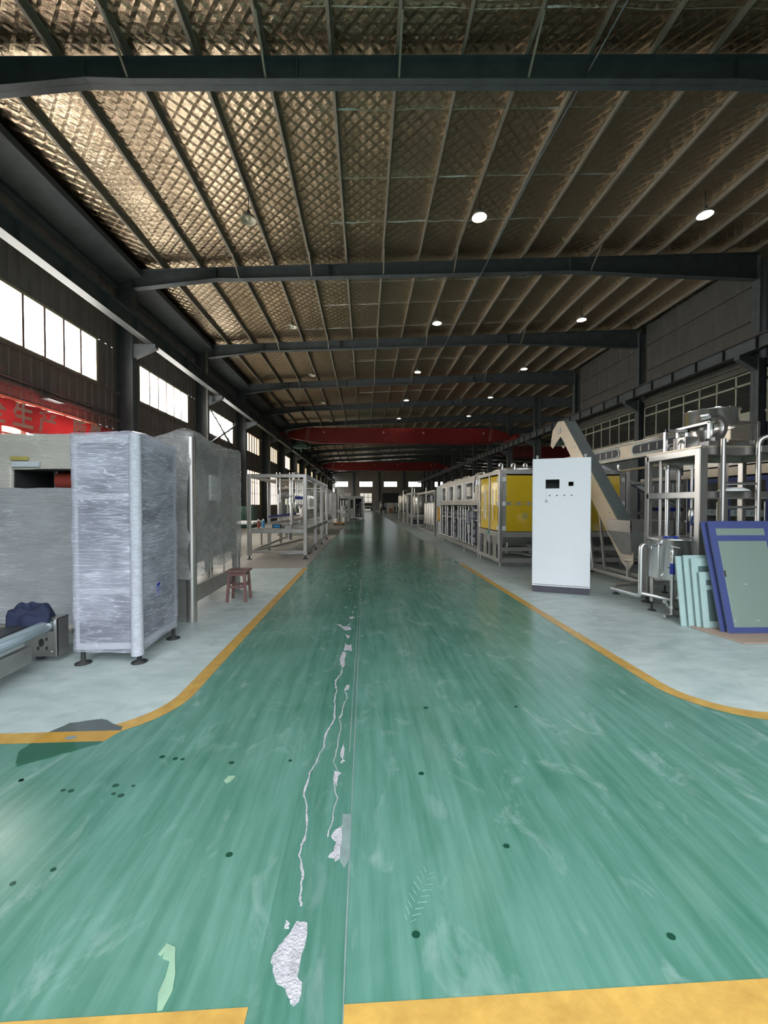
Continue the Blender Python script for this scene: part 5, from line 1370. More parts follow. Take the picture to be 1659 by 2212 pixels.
for x in (ex0 - 0.02, ex1 + 0.06):
    pbar(t, 'base_rail', (x, 5.95, 0.16), (x, 8.05, 0.16), 0.06, 0.06, M['steel'])
for y in (6.0, 7.45, 8.0): pbar(t, 'base_cross', (ex0 - 0.04, y, 0.16), (ex1 + 0.08, y, 0.16), 0.05, 0.05, M['steel'])
pbar(t, 'boot_leg', (ex0, 6.4, 0.42), (ex0, 6.4, 0.18), 0.05, 0.05, M['steel'])
pbar(t, 'outrigger', (ex0 - 0.02, 6.0, 0.16), (3.92, 5.98, 0.13), 0.06, 0.05, M['steel'])
for x, y in ((3.94, 5.97), (ex1 + 0.06, 8.0), (ex0 - 0.02, 8.0), (ex1 + 0.06, 6.0)): foot(t, x, y, 0.12, 0.05)
# hopper: straight-sided box on an inverted pyramid
hx0, hx1_, hy0, hy1 = 4.27, 5.0, 6.12, 6.75
hp = MB()
for a, b, c_, d_ in ((hx0, hx1_, hy0, hy0 + 0.01), (hx0, hx1_, hy1 - 0.01, hy1), (hx0, hx0 + 0.01, hy0, hy1), (hx1_ - 0.01, hx1_, hy0, hy1)): hp.box(a, b, c_, d_, 0.95, 1.14)
obj('hopper', hp, M['steel'], t)
hc = MB()
top = [(hx0, hy0, 0.95), (hx1_, hy0, 0.95), (hx1_, hy1, 0.95), (hx0, hy1, 0.95)]
bot = [(4.46, 6.36, 0.48), (4.66, 6.36, 0.48), (4.66, 6.56, 0.48), (4.46, 6.56, 0.48)]
hc.add(top + bot, [(0, 1, 5, 4), (1, 2, 6, 5), (2, 3, 7, 6), (3, 0, 4, 7)])
o = obj('hopper_cone', hc, M['steel_dull'], t)
md = o.modifiers.new('thickness', 'SOLIDIFY'); md.thickness = 0.006

# ---- horizontal air conveyor with slotted windows
t = thing('air_conveyor', 'level stainless air conveyor with long rounded slot windows above the right machines', 'conveyor', (6.1, 9, 2.4))
pbox(t, 'channel', 6.0, 6.35, 6.2, 12.5, 2.46, 2.78, M['steel_tan'], 0.01)
pbox(t, 'channel_lip', 5.96, 6.0, 6.2, 12.5, 2.76, 2.80, M['steel'], 0.004)
pbox(t, 'channel_lip', 5.97, 6.0, 6.2, 12.5, 2.43, 2.47, M['steel_dull'], 0.004)
def stadium(y0, y1, z0, z1, n=6):
    r = (z1 - z0) / 2; zc = (z0 + z1) / 2
    return [(y1 - r + r * math.sin(PI * k / n), zc - r * math.cos(PI * k / n)) for k in range(n + 1)] + [(y0 + r - r * math.sin(PI * k / n), zc + r * math.cos(PI * k / n)) for k in range(n + 1)]
for y0, y1 in ((7.1, 8.55), (9.05, 10.5), (11.0, 12.3)):
    obj('slot_rim', MB().prism(stadium(y0 - 0.05, y1 + 0.05, 2.49, 2.74), 'x', 5.985, 6.0), M['steel_teal'], t)
    g = obj('slot_window', MB().prism(stadium(y0, y1, 2.525, 2.705), 'x', 5.98, 5.986), M['plinth'], t)
    for k in range(5): pbox(g, 'slot_pin', 5.976, 5.981, y0 + 0.2 + k * 0.24, y0 + 0.23 + k * 0.24, 2.55, 2.68, M['steel_dull'])
    pbox(t, 'hold_down', 5.955, 5.985, y0 + 0.05, y1 - 0.05, 2.735, 2.75, M['steel_bright'])
for y in (6.5, 10.8, 12.2): pbox(t, 'support_post', 6.12, 6.22, y - 0.05, y + 0.05, 0.0, 2.46, M['steel'], 0.005)
ppipe(t, 'air_pipe', [(5.6, 8.45, 2.28), (5.6, 8.45, 2.2), (5.6, 8.38, 2.14), (5.55, 6.6, 2.14)], 0.03, M['steel_bright'], 10)
pbar(t, 'chute', (5.75, 9.3, 2.32), (6.6, 9.0, 1.75), 0.12, 0.08, M['cab_frame'])
for y in (7.0, 9.6): pbox(t, 'bracket', 5.5, 6.0, y - 0.03, y + 0.03, 2.38, 2.43, M['steel_dull'])

# ================================================================ platform with ladder, bowl feeder on top
t = thing('platform_frame', 'stainless service platform with ladder and handrail behind the leaning glass doors', 'platform', (4.6, 5.0, 0))
fx0, fx1, fy0, fy1 = 4.05, 5.45, 4.56, 5.44
for x, y in ((fx0, fy0), (fx0, fy1), (fx1, fy0), (fx1, fy1)):
    pbox(t, 'post', x - 0.05 if y == fy0 else x - 0.03, x + 0.05 if y == fy0 else x + 0.03, y - 0.04, y + 0.04, 0.12, 2.08, M['steel'], 0.006)
    foot(t, x, y, 0.13, 0.075)
for x in (fx0, fx1):
    for z0, z1 in ((2.0, 2.09), (1.48, 1.56)): pbox(t, 'side_rail', x - 0.03, x + 0.03, fy0, fy1, z0, z1, M['steel'], 0.005)
for y in (fy0, fy1):
    for z0, z1 in ((2.0, 2.09), (1.48, 1.56), (0.86, 0.92)): pbox(t, 'cross_rail', fx0, fx1, y - 0.03, y + 0.03, z0, z1, M['steel'], 0.005)
pbox(t, 'deck', fx0 - 0.02, fx1 + 0.02, fy0 - 0.02, fy1 + 0.02, 2.09, 2.11, M['steel_tan'])
for x in (4.24, 4.68):
    ppipe(t, 'ladder_rail', [(x, 4.47, 0.02), (x, 4.47, 2.18)] + ([(x + 0.16, 4.40, 2.23)] if x > 4.4 else []), 0.028, M['steel'], 12)
for z in (0.25, 0.53, 0.81, 1.09, 1.37, 1.65): ppipe(t, 'rung', [(4.24, 4.47, z), (4.68, 4.47, z)], 0.016, M['steel_bright'], 10)
pbox(t, 'handrail', 4.68, 5.4, 4.44, 4.50, 2.02, 2.10, M['steel'], 0.006)
ppipe(t, 'guard_rail', [(4.25, 5.35, 2.11), (4.25, 5.35, 2.24), (5.2, 5.35, 2.24), (5.2, 5.35, 2.11)], 0.022, M['steel'], 8)
for px, (x, y) in enumerate(((4.10, 5.25), (4.24, 5.18), (4.30, 5.18))):
    pass
ppipe(t, 'riser_pipe', [(4.14, 5.2, 0.93), (4.14, 5.2, 1.97), (4.6, 5.2, 1.97)], 0.028, M['steel_bright'], 12)
ppipe(t, 'riser_pipe', [(4.09, 5.26, 0.93), (4.09, 5.26, 2.02)], 0.02, M['steel'], 10)
ppipe(t, 'riser_pipe', [(4.30, 5.2, 0.93), (4.30, 5.2, 1.90), (4.10, 5.2, 1.90)], 0.026, M['steel_bright'], 12)
ppipe(t, 'riser_pipe', [(4.49, 5.2, 0.93), (4.49, 5.2, 2.0)], 0.018, M['steel_bright'], 10)
v = obj('ball_valve', MB().lathe([(0.018, -0.10), (0.035, -0.08), (0.035, -0.06), (0.045, -0.03), (0.045, 0.03), (0.035, 0.06), (0.035, 0.08), (0.018, 0.10)], (4.49, 5.2, 1.25), 14), M['steel_bright'], t)
obj('lever', MB().bar((4.49, 5.15, 1.34), (4.37, 5.12, 1.34), 0.012, 0.012), M['steel_bright'], v)
obj('lever', MB().bar((4.46, 5.15, 1.24), (4.42, 5.12, 1.12), 0.016, 0.016), M['blue'], v)
pbox(t, 'splash_tray', fx0 + 0.12, fx1 - 0.3, fy0 + 0.55, fy1 - 0.04, 0.92, 0.95, M['steel_dull'], 0.004)
pbar(t, 'outlet_tube', (4.75, 4.62, 2.16), (5.0, 4.75, 2.20), 0.05, 0.05, M['steel_bright'])
o = obj('plastic_bag', MB().lathe([(0, 0.05), (0.08, 0.045), (0.14, 0.02), (0.16, 0.0), (0, 0.0)], (4.46, 4.56, 1.562), 18), M['white'])
tag(o, 'folded white plastic bag lying on the middle rail of the service platform', 'bag')

t = thing('bowl_feeder', 'polished round bowl feeder with ring chute standing on top of the service platform', 'feeder', (4.6, 5.15, 2.11))
bx, by = 4.75, 5.2
obj('bowl', MB().lathe([(0.0, 2.50), (0.28, 2.485), (0.30, 2.495), (0.30, 2.655), (0.315, 2.66), (0.315, 2.67), (0.29, 2.67), (0.285, 2.53), (0, 2.54)], (bx, by, 0), 36), M['steel_bright'], t)
for k in range(12):
    a = 2 * PI * k / 12
    obj('rim_tab', MB().box(-0.03, 0.03, -0.005, 0.005, 2.665, 2.68, Matrix.Translation((bx + 0.305 * math.cos(a), by + 0.305 * math.sin(a), 0)) @ Matrix.Rotation(a + PI / 2, 4, 'Z')), M['steel_bright'], t)
for x in (bx - 0.27, bx + 0.38):
    for y in (by - 0.28, by + 0.24):
        pbox(t, 'leg', x - 0.02, x + 0.02, y - 0.02, y + 0.02, 2.11, 2.48, M['steel_bright'], 0.004)
for y in (by - 0.28, by + 0.24): pbox(t, 'cross_bar', bx - 0.29, bx + 0.40, y - 0.018, y + 0.018, 2.455, 2.49, M['steel_bright'], 0.004)
for x in (bx - 0.27, bx + 0.38): pbox(t, 'cross_bar', x - 0.018, x + 0.018, by - 0.28, by + 0.24, 2.455, 2.49, M['steel_bright'], 0.004)
obj('drive_cone', MB().lathe([(0.20, 2.40), (0.205, 2.38), (0.15, 2.22), (0.13, 2.12), (0, 2.11)], (bx - 0.05, by, 0), 28), M['steel'], t)
pcyl(t, 'drive_column', (bx - 0.05, by, 2.38), (bx - 0.05, by, 2.53), 0.1, 0.1, M['steel_dull'], 16)
ring = MB()
pts = [(4.43 + 0.18 * math.sin(a), 2.38 + 0.175 * math.cos(a)) for a in [math.radians(-20 + 11.5 * k) for k in range(18)]]
pin = [(4.43 + 0.13 * math.sin(a), 2.38 + 0.125 * math.cos(a)) for a in [math.radians(-20 + 11.5 * k) for k in range(18)]]
n = len(pts)
for y0_, y1_ in ((4.80, 4.94),):
    vs = [(x, y0_, z) for x, z in pts] + [(x, y0_, z) for x, z in pin] + [(x, y1_, z) for x, z in pts] + [(x, y1_, z) for x, z in pin]
    fs = []
    for i in range(n - 1):
        fs += [(i, i + 1, n + i + 1, n + i), (2 * n + i, 3 * n + i, 3 * n + i + 1, 2 * n + i + 1), (i, 2 * n + i, 2 * n + i + 1, i + 1), (n + i, n + i + 1, 3 * n + i + 1, 3 * n + i)]
    fs += [(0, n, 3 * n, 2 * n), (n - 1, 3 * n - 1, 4 * n - 1, 2 * n - 1)]
    ring.add(vs, fs)
rg = obj('ring_chute', ring, M['steel_bright'], t)
obj('chute_slot', MB().box(4.41, 4.49, 4.797, 4.80, 2.515, 2.53), M['dark'], rg)
pbar(t, 'chute_run', (4.40, 4.87, 2.545), (4.31, 4.90, 2.535), 0.10, 0.03, M['steel_bright'])
obj('chute_bracket', MB().box(4.36, 4.48, 4.80, 4.94, 2.11, 2.21), M['steel'], t)
pbox(t, 'motor_box', 4.17, 4.36, 4.95, 5.15, 2.12, 2.29, M['steel'], 0.008)
for x in (4.09, 4.40): pbox(t, 'short_leg', x - 0.02, x + 0.02, 5.16, 5.20, 2.11, 2.42, M['steel_bright'], 0.004)
pbox(t, 'short_bar', 4.07, 4.42, 5.16, 5.20, 2.38, 2.42, M['steel_bright'], 0.004)
ppipe(t, 'air_elbow', [(4.12, 4.98, 2.12), (4.12, 4.98, 2.2), (4.17, 5.0, 2.24)], 0.02, M['steel_bright'], 8)

# ================================================================ small tank before the platform
t = thing('steel_tank', 'small polished round tank on legs with pipes, in front of the service platform', 'tank', (3.74, 4.86, 0))
cx, cy = 3.99, 4.905
obj('shell', MB().lathe([(0, 0.46), (0.24, 0.44), (0.275, 0.45), (0.28, 0.47), (0.28, 0.95), (0.30, 0.955), (0.30, 0.965), (0.27, 0.965)], (cx, cy, 0), 40), M['steel_bright'], t)
lid = MB().prism([(cx + 0.30 * math.cos(a), cy + 0.30 * math.sin(a)) for a in [2 * PI * k / 32 for k in range(32)]], 'z', 0.967, 0.975)
ld = obj('lid', lid, M['steel_dull'], t)
obj('lid_hinge', MB().box(cx + 0.06, cx + 0.20, cy - 0.03, cy + 0.02, 0.975, 1.0), M['steel'], ld, 0.003)
obj('lid_handle', MB().box(cx - 0.24, cx - 0.20, cy - 0.16, cy - 0.13, 0.975, 1.005).box(cx - 0.13, cx - 0.09, cy - 0.20, cy - 0.17, 0.975, 1.005).box(cx - 0.23, cx - 0.10, cy - 0.19, cy - 0.15, 0.985, 1.0), M['blue'], ld, 0.003)
for k in range(3):
    a = PI / 6 + 2 * PI * k / 3
    x, y = cx + 0.22 * math.cos(a), cy + 0.22 * math.sin(a)
    pcyl(t, 'leg', (x, y, 0.12), (x, y, 0.46), 0.026, 0.026, M['steel'], 12); foot(t, x, y, 0.13, 0.05)
# level tube, return loop, drain with blue-handled valve
ppipe(t, 'level_tube', [(cx - 0.25, cy - 0.12, 0.90), (cx - 0.31, cy - 0.15, 0.90), (cx - 0.31, cy - 0.15, 0.50), (cx - 0.25, cy - 0.12, 0.50)], 0.012, M['steel_bright'], 10)
ppipe(t, 'return_pipe', [(cx - 0.24, cy - 0.10, 0.90), (cx - 0.50, cy - 0.10, 0.90), (cx - 0.50, cy - 0.10, 0.24), (cx - 0.45, cy + 0.55, 0.20)], 0.027, M['steel_bright'], 14)
ppipe(t, 'bottom_pipe', [(cx - 0.50, cy - 0.10, 0.28), (cx - 0.20, cy - 0.25, 0.22), (cx, cy - 0.28, 0.22), (cx + 0.02, cy - 0.12, 0.22), (cx + 0.02, cy - 0.10, 0.45)], 0.022, M['steel_bright'], 12)
for x, y, z in ((cx - 0.37, cy - 0.09, 0.90), (cx - 0.25, cy - 0.21, 0.20), (cx - 0.12, cy - 0.265, 0.235)):
    obj('clamp', MB().tube([(x - 0.02, y, z), (x + 0.02, y, z)], 0.034, 12).cyl((x, y - 0.02, z - 0.06), (x, y - 0.02, z - 0.02), 0.010, None, 8), M['steel_bright'], t)
ppipe(t, 'drain_pipe', [(cx - 0.17, cy - 0.20, 0.86), (cx - 0.24, cy - 0.29, 0.86), (cx - 0.24, cy - 0.29, 0.03), (cx - 0.02, cy - 0.29, 0.03)], 0.020, M['steel_bright'], 12)
pcyl(t, 'drain_elbow', (cx - 0.34, cy - 0.30, 0.035), (cx - 0.22, cy - 0.29, 0.04), 0.022, 0.024, M['steel_bright'], 12)
for z in (0.74, 0.80): pcyl(t, 'union_nut', (cx - 0.24, cy - 0.29, z - 0.02), (cx - 0.24, cy - 0.29, z + 0.02), 0.032, 0.032, M['steel_bright'], 8)
bv = pcyl(t, 'valve_sleeve', (cx - 0.24, cy - 0.29, 0.55), (cx - 0.24, cy - 0.29, 0.68), 0.028, 0.024, M['blue'], 12)
obj('valve_lever', MB().bar((cx - 0.30, cy - 0.29, 0.63), (cx - 0.17, cy - 0.29, 0.63), 0.012, 0.012), M['steel_bright'], bv)
pcyl(t, 'tap_body', (cx - 0.26, cy - 0.27, 0.89), (cx - 0.16, cy - 0.30, 0.87), 0.018, 0.014, M['steel_bright'], 10)
pcyl(t, 'union_nut', (cx - 0.24, cy - 0.29, 0.13), (cx - 0.24, cy - 0.29, 0.16), 0.038, 0.038, M['steel_bright'], 10)

# ================================================================ leaning panes and doors, plywood
pw = obj('plywood_sheet', MB().prism([(3.80, 3.74), (5.2, 3.70), (5.2, 4.34), (3.78, 4.34), (3.70, 4.28)], 'z', 0.004, 0.016), M['ply'])
tag(pw, 'pale plywood sheet lying flat under the leaning blue glass doors', 'plywood')
def leaning(name, label, cat, group, x0, y0, z0, width, height, lean, turn, thick, border, rim, pane, split=None):
    """a bordered glass sheet: foot at (x0, y0, z0) lower left corner, top leaning away from the aisle"""
    mt = Matrix.Translation((x0, y0, z0)) @ Matrix.Rotation(turn, 4, 'Z') @ Matrix.Rotation(-lean, 4, 'X')
    t = thing(name, label, cat, (x0, y0, z0), group)
    w_, h_, b_ = width, height, border
    obj('glass', MB().box(0, w_, 0, thick, 0, h_, mt), M[pane], t)
    e_ = -0.002
    for a, b, c_, d_ in ((0, w_, 0, b_[0]), (0, w_, h_ - b_[1], h_), (0, b_[2], b_[0], h_ - b_[1]), (w_ - b_[2], w_, b_[0], h_ - b_[1])):
        obj('border', MB().box(a, b, e_, thick - e_, c_, d_, mt), M[rim], t)
    if split: obj('border', MB().box(b_[2], w_ - b_[2], e_, thick - e_, split[0], split[1], mt), M[rim], t)
    return t, mt
G1 = 'frosted teal panes leaning on the tank'
for k, (x, y, wd, h_, lab, spl) in enumerate((
        (3.64, 4.335, 0.62, 0.80, 'frosted teal glass pane, rearmost and leftmost of the leaning panes', None),
        (3.70, 4.295, 0.62, 0.815, 'frosted teal glass pane, tallest and middle of the leaning panes', (0.60, 0.63)),
        (3.755, 4.255, 0.60, 0.77, 'frosted teal glass pane just behind the short front pane', None),
        (3.80, 4.215, 0.56, 0.62, 'short frosted teal glass pane, foremost of the leaning panes beside the blue doors', (0.42, 0.47)))):
    leaning('glass_pane', lab, 'glass pane', G1, x, y, 0.0165 if y < 4.3 and x > 3.74 else 0.002, wd, h_, 0.13, -0.02, 0.010, (0.07, 0.09, 0.075), 'frost', 'teal_glass', spl)
G2 = 'blue bordered glass doors leaning on the ladder'
leaning('glass_door', 'blue bordered glass door, rear one of the leaning pair', 'glass door', G2, 3.872, 4.075, 0.017, 0.70, 1.22, 0.24, -0.03, 0.012, (0.07, 0.09, 0.085), 'door_blue', 'door_glass', (0.99, 1.05))
t, mt = leaning('glass_door', 'blue bordered glass door with bright bolts, front one of the leaning pair', 'glass door', G2, 3.905, 4.02, 0.017, 0.71, 1.23, 0.24, -0.03, 0.012, (0.06, 0.085, 0.075), 'door_blue', 'door_glass', (1.00, 1.065))
for x, z in ((0.075, 0.06), (0.40, 0.06), (0.10, 0.13), (0.36, 0.13), (0.30, 0.52)):
    obj('bolt', MB().lathe([(0, -0.012), (0.011, -0.010), (0.014, -0.004), (0.014, 0.0)], (0, 0, 0), 12, mt @ Matrix.Translation((x, 0, z)) @ Matrix.Rotation(-PI / 2, 4, 'X') @ Matrix.Scale(-1, 4, (0, 0, 1))), M['steel_bright'], t)
obj('finger_plate', MB().box(0.07, 0.095, -0.005, 0.0, 0.60, 0.67, mt), M['steel_bright'], t)

# ================================================================ big monoblock behind the platform
t = thing('monoblock_filler', 'big enclosed filling machine with blue framed glass doors behind the platform', 'machine', (7.8, 7.2, 0))
jx = 6.8
ys = (5.2, 6.2, 7.1, 8.0, 9.3)
for y in ys:
    pbox(t, 'post', jx - 0.04, jx + 0.05, y - 0.05, y + 0.05, 0.1, 2.0, M['steel'], 0.005); foot(t, jx, y, 0.1, 0.06)
    pbox(t, 'post', jx + 2.4, jx + 2.5, y - 0.05, y + 0.05, 0.0, 2.0, M['steel_dull'])
for z0, z1, m in ((1.93, 2.10, 'steel_tan'), (2.12, 2.26, 'steel'), (2.28, 2.40, 'steel_tan')): pbox(t, 'header_panel', jx - 0.05, jx + 2.5, 5.15, 8.05, z0, z1, M[m], 0.006)
pbox(t, 'header_panel', jx - 0.05, jx + 2.5, 8.05, 9.35, 1.93, 2.02, M['steel'], 0.006)
pbox(t, 'lower_panel', jx - 0.02, jx + 2.5, 5.2, 9.3, 0.12, 0.74, M['steel_dull'], 0.006)
pbox(t, 'bed', jx, jx + 2.5, 5.2, 9.3, 0.74, 0.80, M['steel'])
pbox(t, 'back_panel', jx + 2.45, jx + 2.5, 5.2, 9.3, 0.8, 1.95, M['plinth'])
for y0, y1 in ((5.26, 6.14), (6.26, 7.04), (7.16, 7.94)):
    g = pbox(t, 'glass_door', jx - 0.03, jx - 0.02, y0, y1, 0.82, 1.90, M['clear'])
    obj('door_border', MB().box(jx - 0.036, jx - 0.016, y0, y1, 1.82, 1.90).box(jx - 0.036, jx - 0.016, y0, y1, 0.82, 0.90).box(jx - 0.036, jx - 0.016, y0, y0 + 0.07, 0.9, 1.82).box(jx - 0.036, jx - 0.016, y1 - 0.07, y1, 0.9, 1.82), M['door_blue'], g)
    obj('name_strip', MB().box(jx - 0.034, jx - 0.031, y0 + 0.03, y1 - 0.03, 1.19, 1.31), M['strip_frost'], g)
    mt = Matrix.Translation((jx - 0.0355, (y0 + y1) / 2, 1.248)) @ Matrix(((0, 0, -1, 0), (-1, 0, 0, 0), (0, 1, 0, 0), (0, 0, 0, 1)))
    text_mesh('lettering', '京 尔 盛 机 械', 0.080, M['ink'], mt, 0.001, g)
    for z in (1.0, 1.35, 1.7): obj('bolt', MB().cyl((jx - 0.05, y1 - 0.03, z), (jx - 0.035, y1 - 0.03, z), 0.014, None, 8), M['steel_bright'], g)
    pcyl(t, 'door_handle', (jx - 0.07, y0 + 0.05, 0.95), (jx - 0.07, y0 + 0.05, 1.45), 0.012, 0.012, M['steel_bright'], 8)
for cy_, r in ((6.2, 0.85), (8.2, 0.75)):
    obj('carousel', MB().lathe([(0, 0.8), (r, 0.8), (r, 0.92), (0.25, 0.95), (0.25, 1.5), (r * 0.9, 1.55), (r * 0.9, 1.8), (0, 1.85)], (jx + 1.1, cy_, 0), 30), M['steel_dull'], t)
    for k in range(20):
        a = 2 * PI * k / 20
        pcyl(t, 'filling_valve', (jx + 1.1 + r * math.cos(a), cy_ + r * math.sin(a), 1.12), (jx + 1.1 + r * math.cos(a), cy_ + r * math.sin(a), 1.50), 0.025, 0.035, M['steel_bright'], 8)
        pbox(t, 'gripper', jx + 1.1 + r * math.cos(a) - 0.03, jx + 1.1 + r * math.cos(a) + 0.03, cy_ + r * math.sin(a) - 0.03, cy_ + r * math.sin(a) + 0.03, 1.0, 1.10, M['steel'])
for k in range(6):
    y = 8.1 + 0.2 * k
    ppipe(t, 'feed_pipe', [(jx + 0.1, y, 1.85), (jx + 0.1, y, 1.55), (jx + 0.3, y, 1.45), (jx + 0.3, y, 1.1)], 0.018, M['steel_bright'], 8)
    pbox(t, 'clamp_block', jx + 0.04, jx + 0.16, y - 0.05, y + 0.05, 1.25, 1.33, M['plinth' if k % 2 else 'blue'])
pbar(t, 'transfer_rail', (jx - 0.1, 7.9, 1.05), (jx + 0.6, 9.4, 1.05), 0.05, 0.05, M['steel'])
pbar(t, 'chute', (jx - 0.1, 9.25, 1.7), (jx + 0.2, 8.6, 1.35), 0.16, 0.02, M['cab_frame'])
pbox(t, 'cap_box', jx + 0.1, jx + 0.5, 8.4, 8.7, 2.02, 2.2, M['cab_frame'], 0.02)
# open link frame between the guarded machine and the monoblock
t = thing('link_conveyor', 'open stainless link frame with rails between the yellow machine and the monoblock', 'conveyor', (6.3, 9.4, 0))
for x, y in ((5.95, 8.9), (6.6, 8.9), (5.95, 9.7), (6.6, 9.7)): pbox(t, 'post', x - 0.04, x + 0.04, y - 0.04, y + 0.04, 0, 1.95, M['steel_dull'], 0.004)
for z in (1.90, 1.2, 0.95): pbox(t, 'rail', 5.95, 6.6, 8.87, 8.93, z - 0.03, z + 0.03, M['steel'], 0.004)
pbox(t, 'belt_table', 5.9, 6.7, 8.9, 9.7, 0.84, 0.9, M['steel_dull'])
for k in range(4): pcyl(t, 'roller', (5.95, 9.0 + 0.18 * k, 0.93), (6.6, 9.0 + 0.18 * k, 0.93), 0.03, 0.03, M['steel_bright'], 8)

# ================================================================ people at the far end
def person(x, y, face, shirt, label, stance=0.0, arm=0.0, lean=0.0, sc=1.0):
    """one skinned body, hands with five fingers, head with face, hair as a child"""
    J, E, R = [], [], []
    def j(p, r, a=None):
        J.append(Vector(p)); R.append(r)
        if a is not None: E.append((a, len(J) - 1))
        return len(J) - 1
    pel = j((0, 0, 0.96), 0.135)
    w0 = j((0, 0.0, 1.10), 0.125, pel); ch = j((0, lean * 0.4, 1.32), 0.150, w0); nk = j((0, lean * 0.7, 1.48), 0.062, ch)
    hd = j((0, lean * 0.8 + 0.015, 1.58), 0.082, nk); j((0, lean * 0.8 + 0.01, 1.68), 0.078, hd)
    for s in (-1, 1):
        hp_ = j((s * 0.09, 0, 0.90), 0.092, pel); kn = j((s * 0.10, s * stance * 0.5 + 0.02, 0.50), 0.062, hp_)
        an = j((s * 0.10, s * stance, 0.10), 0.044, kn); he = j((s * 0.105, s * stance + 0.02, 0.045), 0.044, an); j((s * 0.115, s * stance + 0.17, 0.035), 0.034, he)
        sh_ = j((s * 0.185, lean * 0.6, 1.42), 0.062, ch)
        el = j((s * 0.235, lean * 0.6 - 0.03 + arm * 0.10, 1.15), 0.045, sh_)
        wr = j((s * (0.24 - 0.12 * arm), lean * 0.6 + 0.06 + arm * 0.24, 0.92 + arm * 0.18), 0.030, el)
        pa = j((s * (0.24 - 0.16 * arm), lean * 0.6 + 0.09 + arm * 0.28, 0.85 + arm * 0.2), 0.034, wr)
        for f in range(4):
            fx = (f - 1.5) * 0.017
            a_ = j((s * (0.235 - 0.16 * arm), lean * 0.6 + 0.10 + fx + arm * 0.30, 0.805 + arm * 0.2), 0.009, pa)
            j((s * (0.225 - 0.16 * arm), lean * 0.6 + 0.105 + fx + arm * 0.31, 0.765 + arm * 0.2 - 0.006 * (1.5 - abs(f - 1.5))), 0.008, a_)
        th = j((s * (0.215 - 0.16 * arm), lean * 0.6 + 0.135 + arm * 0.28, 0.85 + arm * 0.2), 0.010, pa)
        j((s * (0.205 - 0.16 * arm), lean * 0.6 + 0.145 + arm * 0.29, 0.815 + arm * 0.2), 0.009, th)
    me = bpy.data.meshes.new('body'); me.from_pydata(J, E, [])
    o = bpy.data.objects.new('body', me); C.objects.link(o)
    o.modifiers.new('skin', 'SKIN').use_smooth_shade = True
    sv = me.skin_vertices[0].data
    for i, r in enumerate(R): sv[i].radius = (r, r * (0.75 if i in (w0, ch) else 1.0)); sv[i].use_root = (i == pel)
    ss = o.modifiers.new('sub', 'SUBSURF'); ss.levels = 1; ss.render_levels = 1
    bpy.context.view_layer.update()
    nm = bpy.data.meshes.new_from_object(o.evaluated_get(bpy.context.evaluated_depsgraph_get()))
    bpy.data.objects.remove(o)
    MT = Matrix.Translation((x, y, 0)) @ Matrix.Rotation(face, 4, 'Z') @ Matrix.Scale(sc, 4)
    for m in ('skin', shirt, 'trousers', 'black'): nm.materials.append(M[m])
    for p in nm.polygons:
        c = p.center
        p.material_index = 3 if c.z < 0.075 else 2 if c.z < 0.99 and abs(c.x) < 0.20 and not (abs(c.x) > 0.17 and c.z > 0.8) and c.y < 0.17 + 0.4 * abs(stance) else (0 if c.z > 1.475 or (abs(c.x) > 0.06 and c.z < (1.03 + 0.1 * arm) and (abs(c.x) > 0.17 or c.y > 0.17)) else 1)
    nm.transform(MT)
    t = thing('person', label, 'person', (x, y, 0))
    b = bpy.data.objects.new('body', nm); C.objects.link(b); adopt(b, t)
    hy = lean * 0.8
    obj('hair', MB().lathe([(0, 0.115), (0.055, 0.10), (0.088, 0.05), (0.096, 0.0), (0.088, -0.03)], (0, 0, 0), 16, MT @ Matrix.Translation((0, hy - 0.012, 1.655))), M['hair'], t)
    fc = obj('nose', MB().add([(-0.014, hy + 0.09, 1.595), (0.014, hy + 0.09, 1.595), (0, hy + 0.118, 1.60), (0, hy + 0.088, 1.645)], [(0, 1, 2), (0, 2, 3), (2, 1, 3), (0, 3, 1)], mtx=MT), M['skin'], t)
    for s in (-1, 1):
        obj('eye', MB().lathe([(0, 0.010), (0.010, 0.004), (0.012, 0)], (0, 0, 0), 8, MT @ Matrix.Translation((s * 0.032, hy + 0.084, 1.645)) @ Matrix.Rotation(-PI / 2, 4, 'X')), M['hair'], t)
        obj('ear', MB().lathe([(0, 0.012), (0.020, 0.006), (0.026, 0)], (0, 0, 0), 8, MT @ Matrix.Translation((s * 0.084, hy, 1.62)) @ Matrix.Rotation(s * PI / 2, 4, 'Y')), M['skin'], t)
    obj('mouth', MB().box(-0.022, 0.022, hy + 0.080, hy + 0.090, 1.565, 1.572, MT), M['red'], t)
    return t
person(2.36, 56.6, -1.2, 'shirt_white', 'person in white shirt and dark trousers standing sideways at the far of the aisle', 0.03)
person(2.98, 56.7, -0.35, 'shirt_blue', 'person in pale blue shirt and dark trousers, back turned, at the far aisle', 0.02, 0.7)
person(5.35, 63.2, 2.0, 'shirt_blue', 'person in pale blue shirt standing beside the brown carton near the far tank', 0.05, 0.6)
person(4.95, 64.3, 1.1, 'shirt_white', 'person in white shirt and dark trousers bending over the brown carton', 0.08, 0.9, 0.22, 0.95)
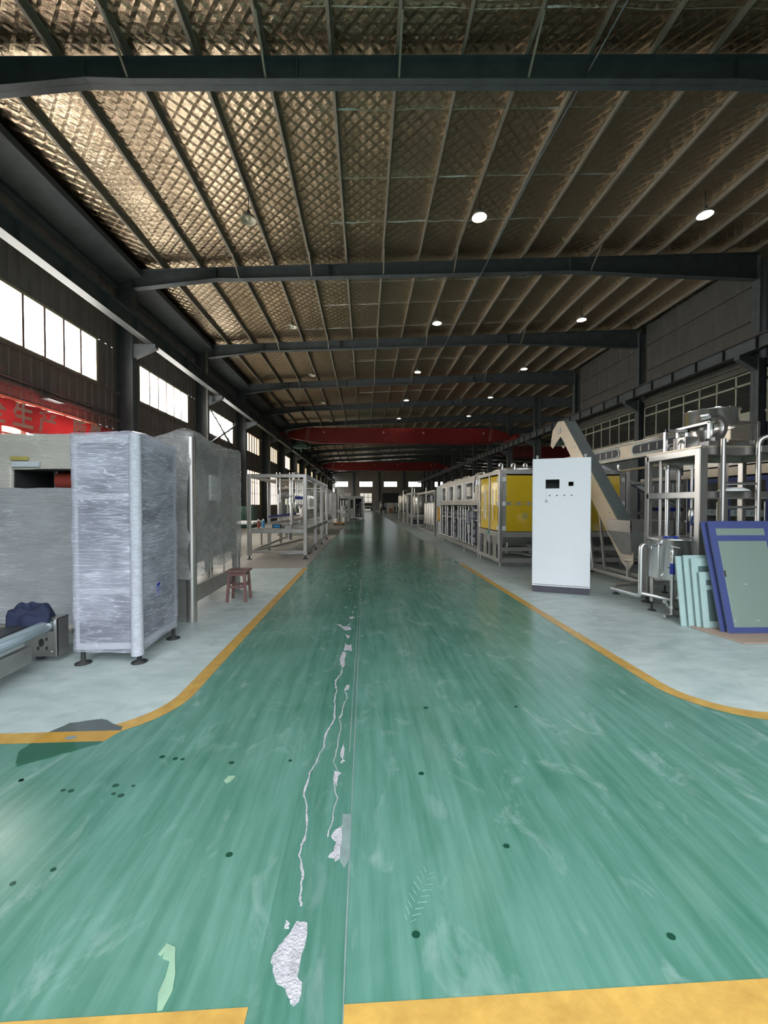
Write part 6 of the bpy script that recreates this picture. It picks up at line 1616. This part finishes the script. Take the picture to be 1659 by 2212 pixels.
# carton, white bales, van
t = thing('carton', 'brown cardboard carton on the floor at the far end of the aisle', 'carton', (4.25, 65, 0))
pbox(t, 'carton_body', 3.95, 4.65, 64.7, 65.4, 0.01, 0.78, M['carton'], 0.01); pbox(t, 'tape', 4.25, 4.35, 64.695, 65.405, 0.77, 0.785, M['ply'])
for k, (x, lab) in enumerate(((3.6, 'white wrapped bale, left one of the pair behind the carton'), (5.3, 'white wrapped bale, right one of the pair behind the carton'))):
    t = thing('wrapped_bale', lab, 'bale', (x + 0.75, 70.4, 0), 'white bales behind the carton')
    pbox(t, 'bale', x, x + 1.6, 69.9, 71.4, 0.14, 1.72, M['white'], 0.06)
    pbox(t, 'pallet', x, x + 1.6, 69.9, 71.4, 0.0, 0.14, M['ply'], 0.01)
t = thing('post_cabinet', 'slim pale cabinet with a small lamp on top beside the far van', 'cabinet', (3.3, 84, 0))
pbox(t, 'body', 3.0, 3.75, 83.7, 84.3, 0, 1.7, M['cream'], 0.02); pcyl(t, 'lamp', (3.4, 84, 1.7), (3.4, 84, 2.1), 0.18, 0.10, M['white'], 12)

t = thing('van', 'white van parked before the bright end door, facing the camera', 'car', (0.75, 92, 0))
vx0, vx1, vy = -0.25, 1.65, 90.5
prof = [(vy, 0.35), (vy, 0.95), (vy + 0.9, 1.12), (vy + 1.5, 1.78), (vy + 1.9, 1.88), (vy + 4.2, 1.85), (vy + 4.4, 0.9), (vy + 4.4, 0.35)]
obj('body', MB().prism(prof, 'x', vx0, vx1), M['van'], t, 0.06)
obj('windscreen', MB().bar(((vx0 + vx1) / 2, vy + 0.97, 1.2), ((vx0 + vx1) / 2, vy + 1.43, 1.70), vx1 - vx0 - 0.25, 0.05), M['dark'], t)
pbox(t, 'grille', vx0 + 0.5, vx1 - 0.5, vy - 0.03, vy, 0.68, 0.86, M['black'])
pbox(t, 'bumper', vx0 - 0.02, vx1 + 0.02, vy - 0.08, vy + 0.1, 0.35, 0.58, M['plinth'], 0.03)
for x in (vx0 + 0.25, vx1 - 0.25):
    pbox(t, 'headlamp', x - 0.18, x + 0.18, vy - 0.03, vy + 0.02, 0.68, 0.86, M['label_white'], 0.02)
    for y in (vy + 0.8, vy + 3.5):
        pcyl(t, 'wheel', (x - 0.1 + (0.12 if x > 0.5 else -0.12), y, 0.32), (x + 0.1 + (0.12 if x > 0.5 else -0.12), y, 0.32), 0.32, 0.32, M['rubber'], 18)
for x in (vx0 - 0.12, vx1 + 0.12): pbox(t, 'side_mirror', x - 0.1, x + 0.1, vy + 1.1, vy + 1.2, 1.15, 1.35, M['black'], 0.02)
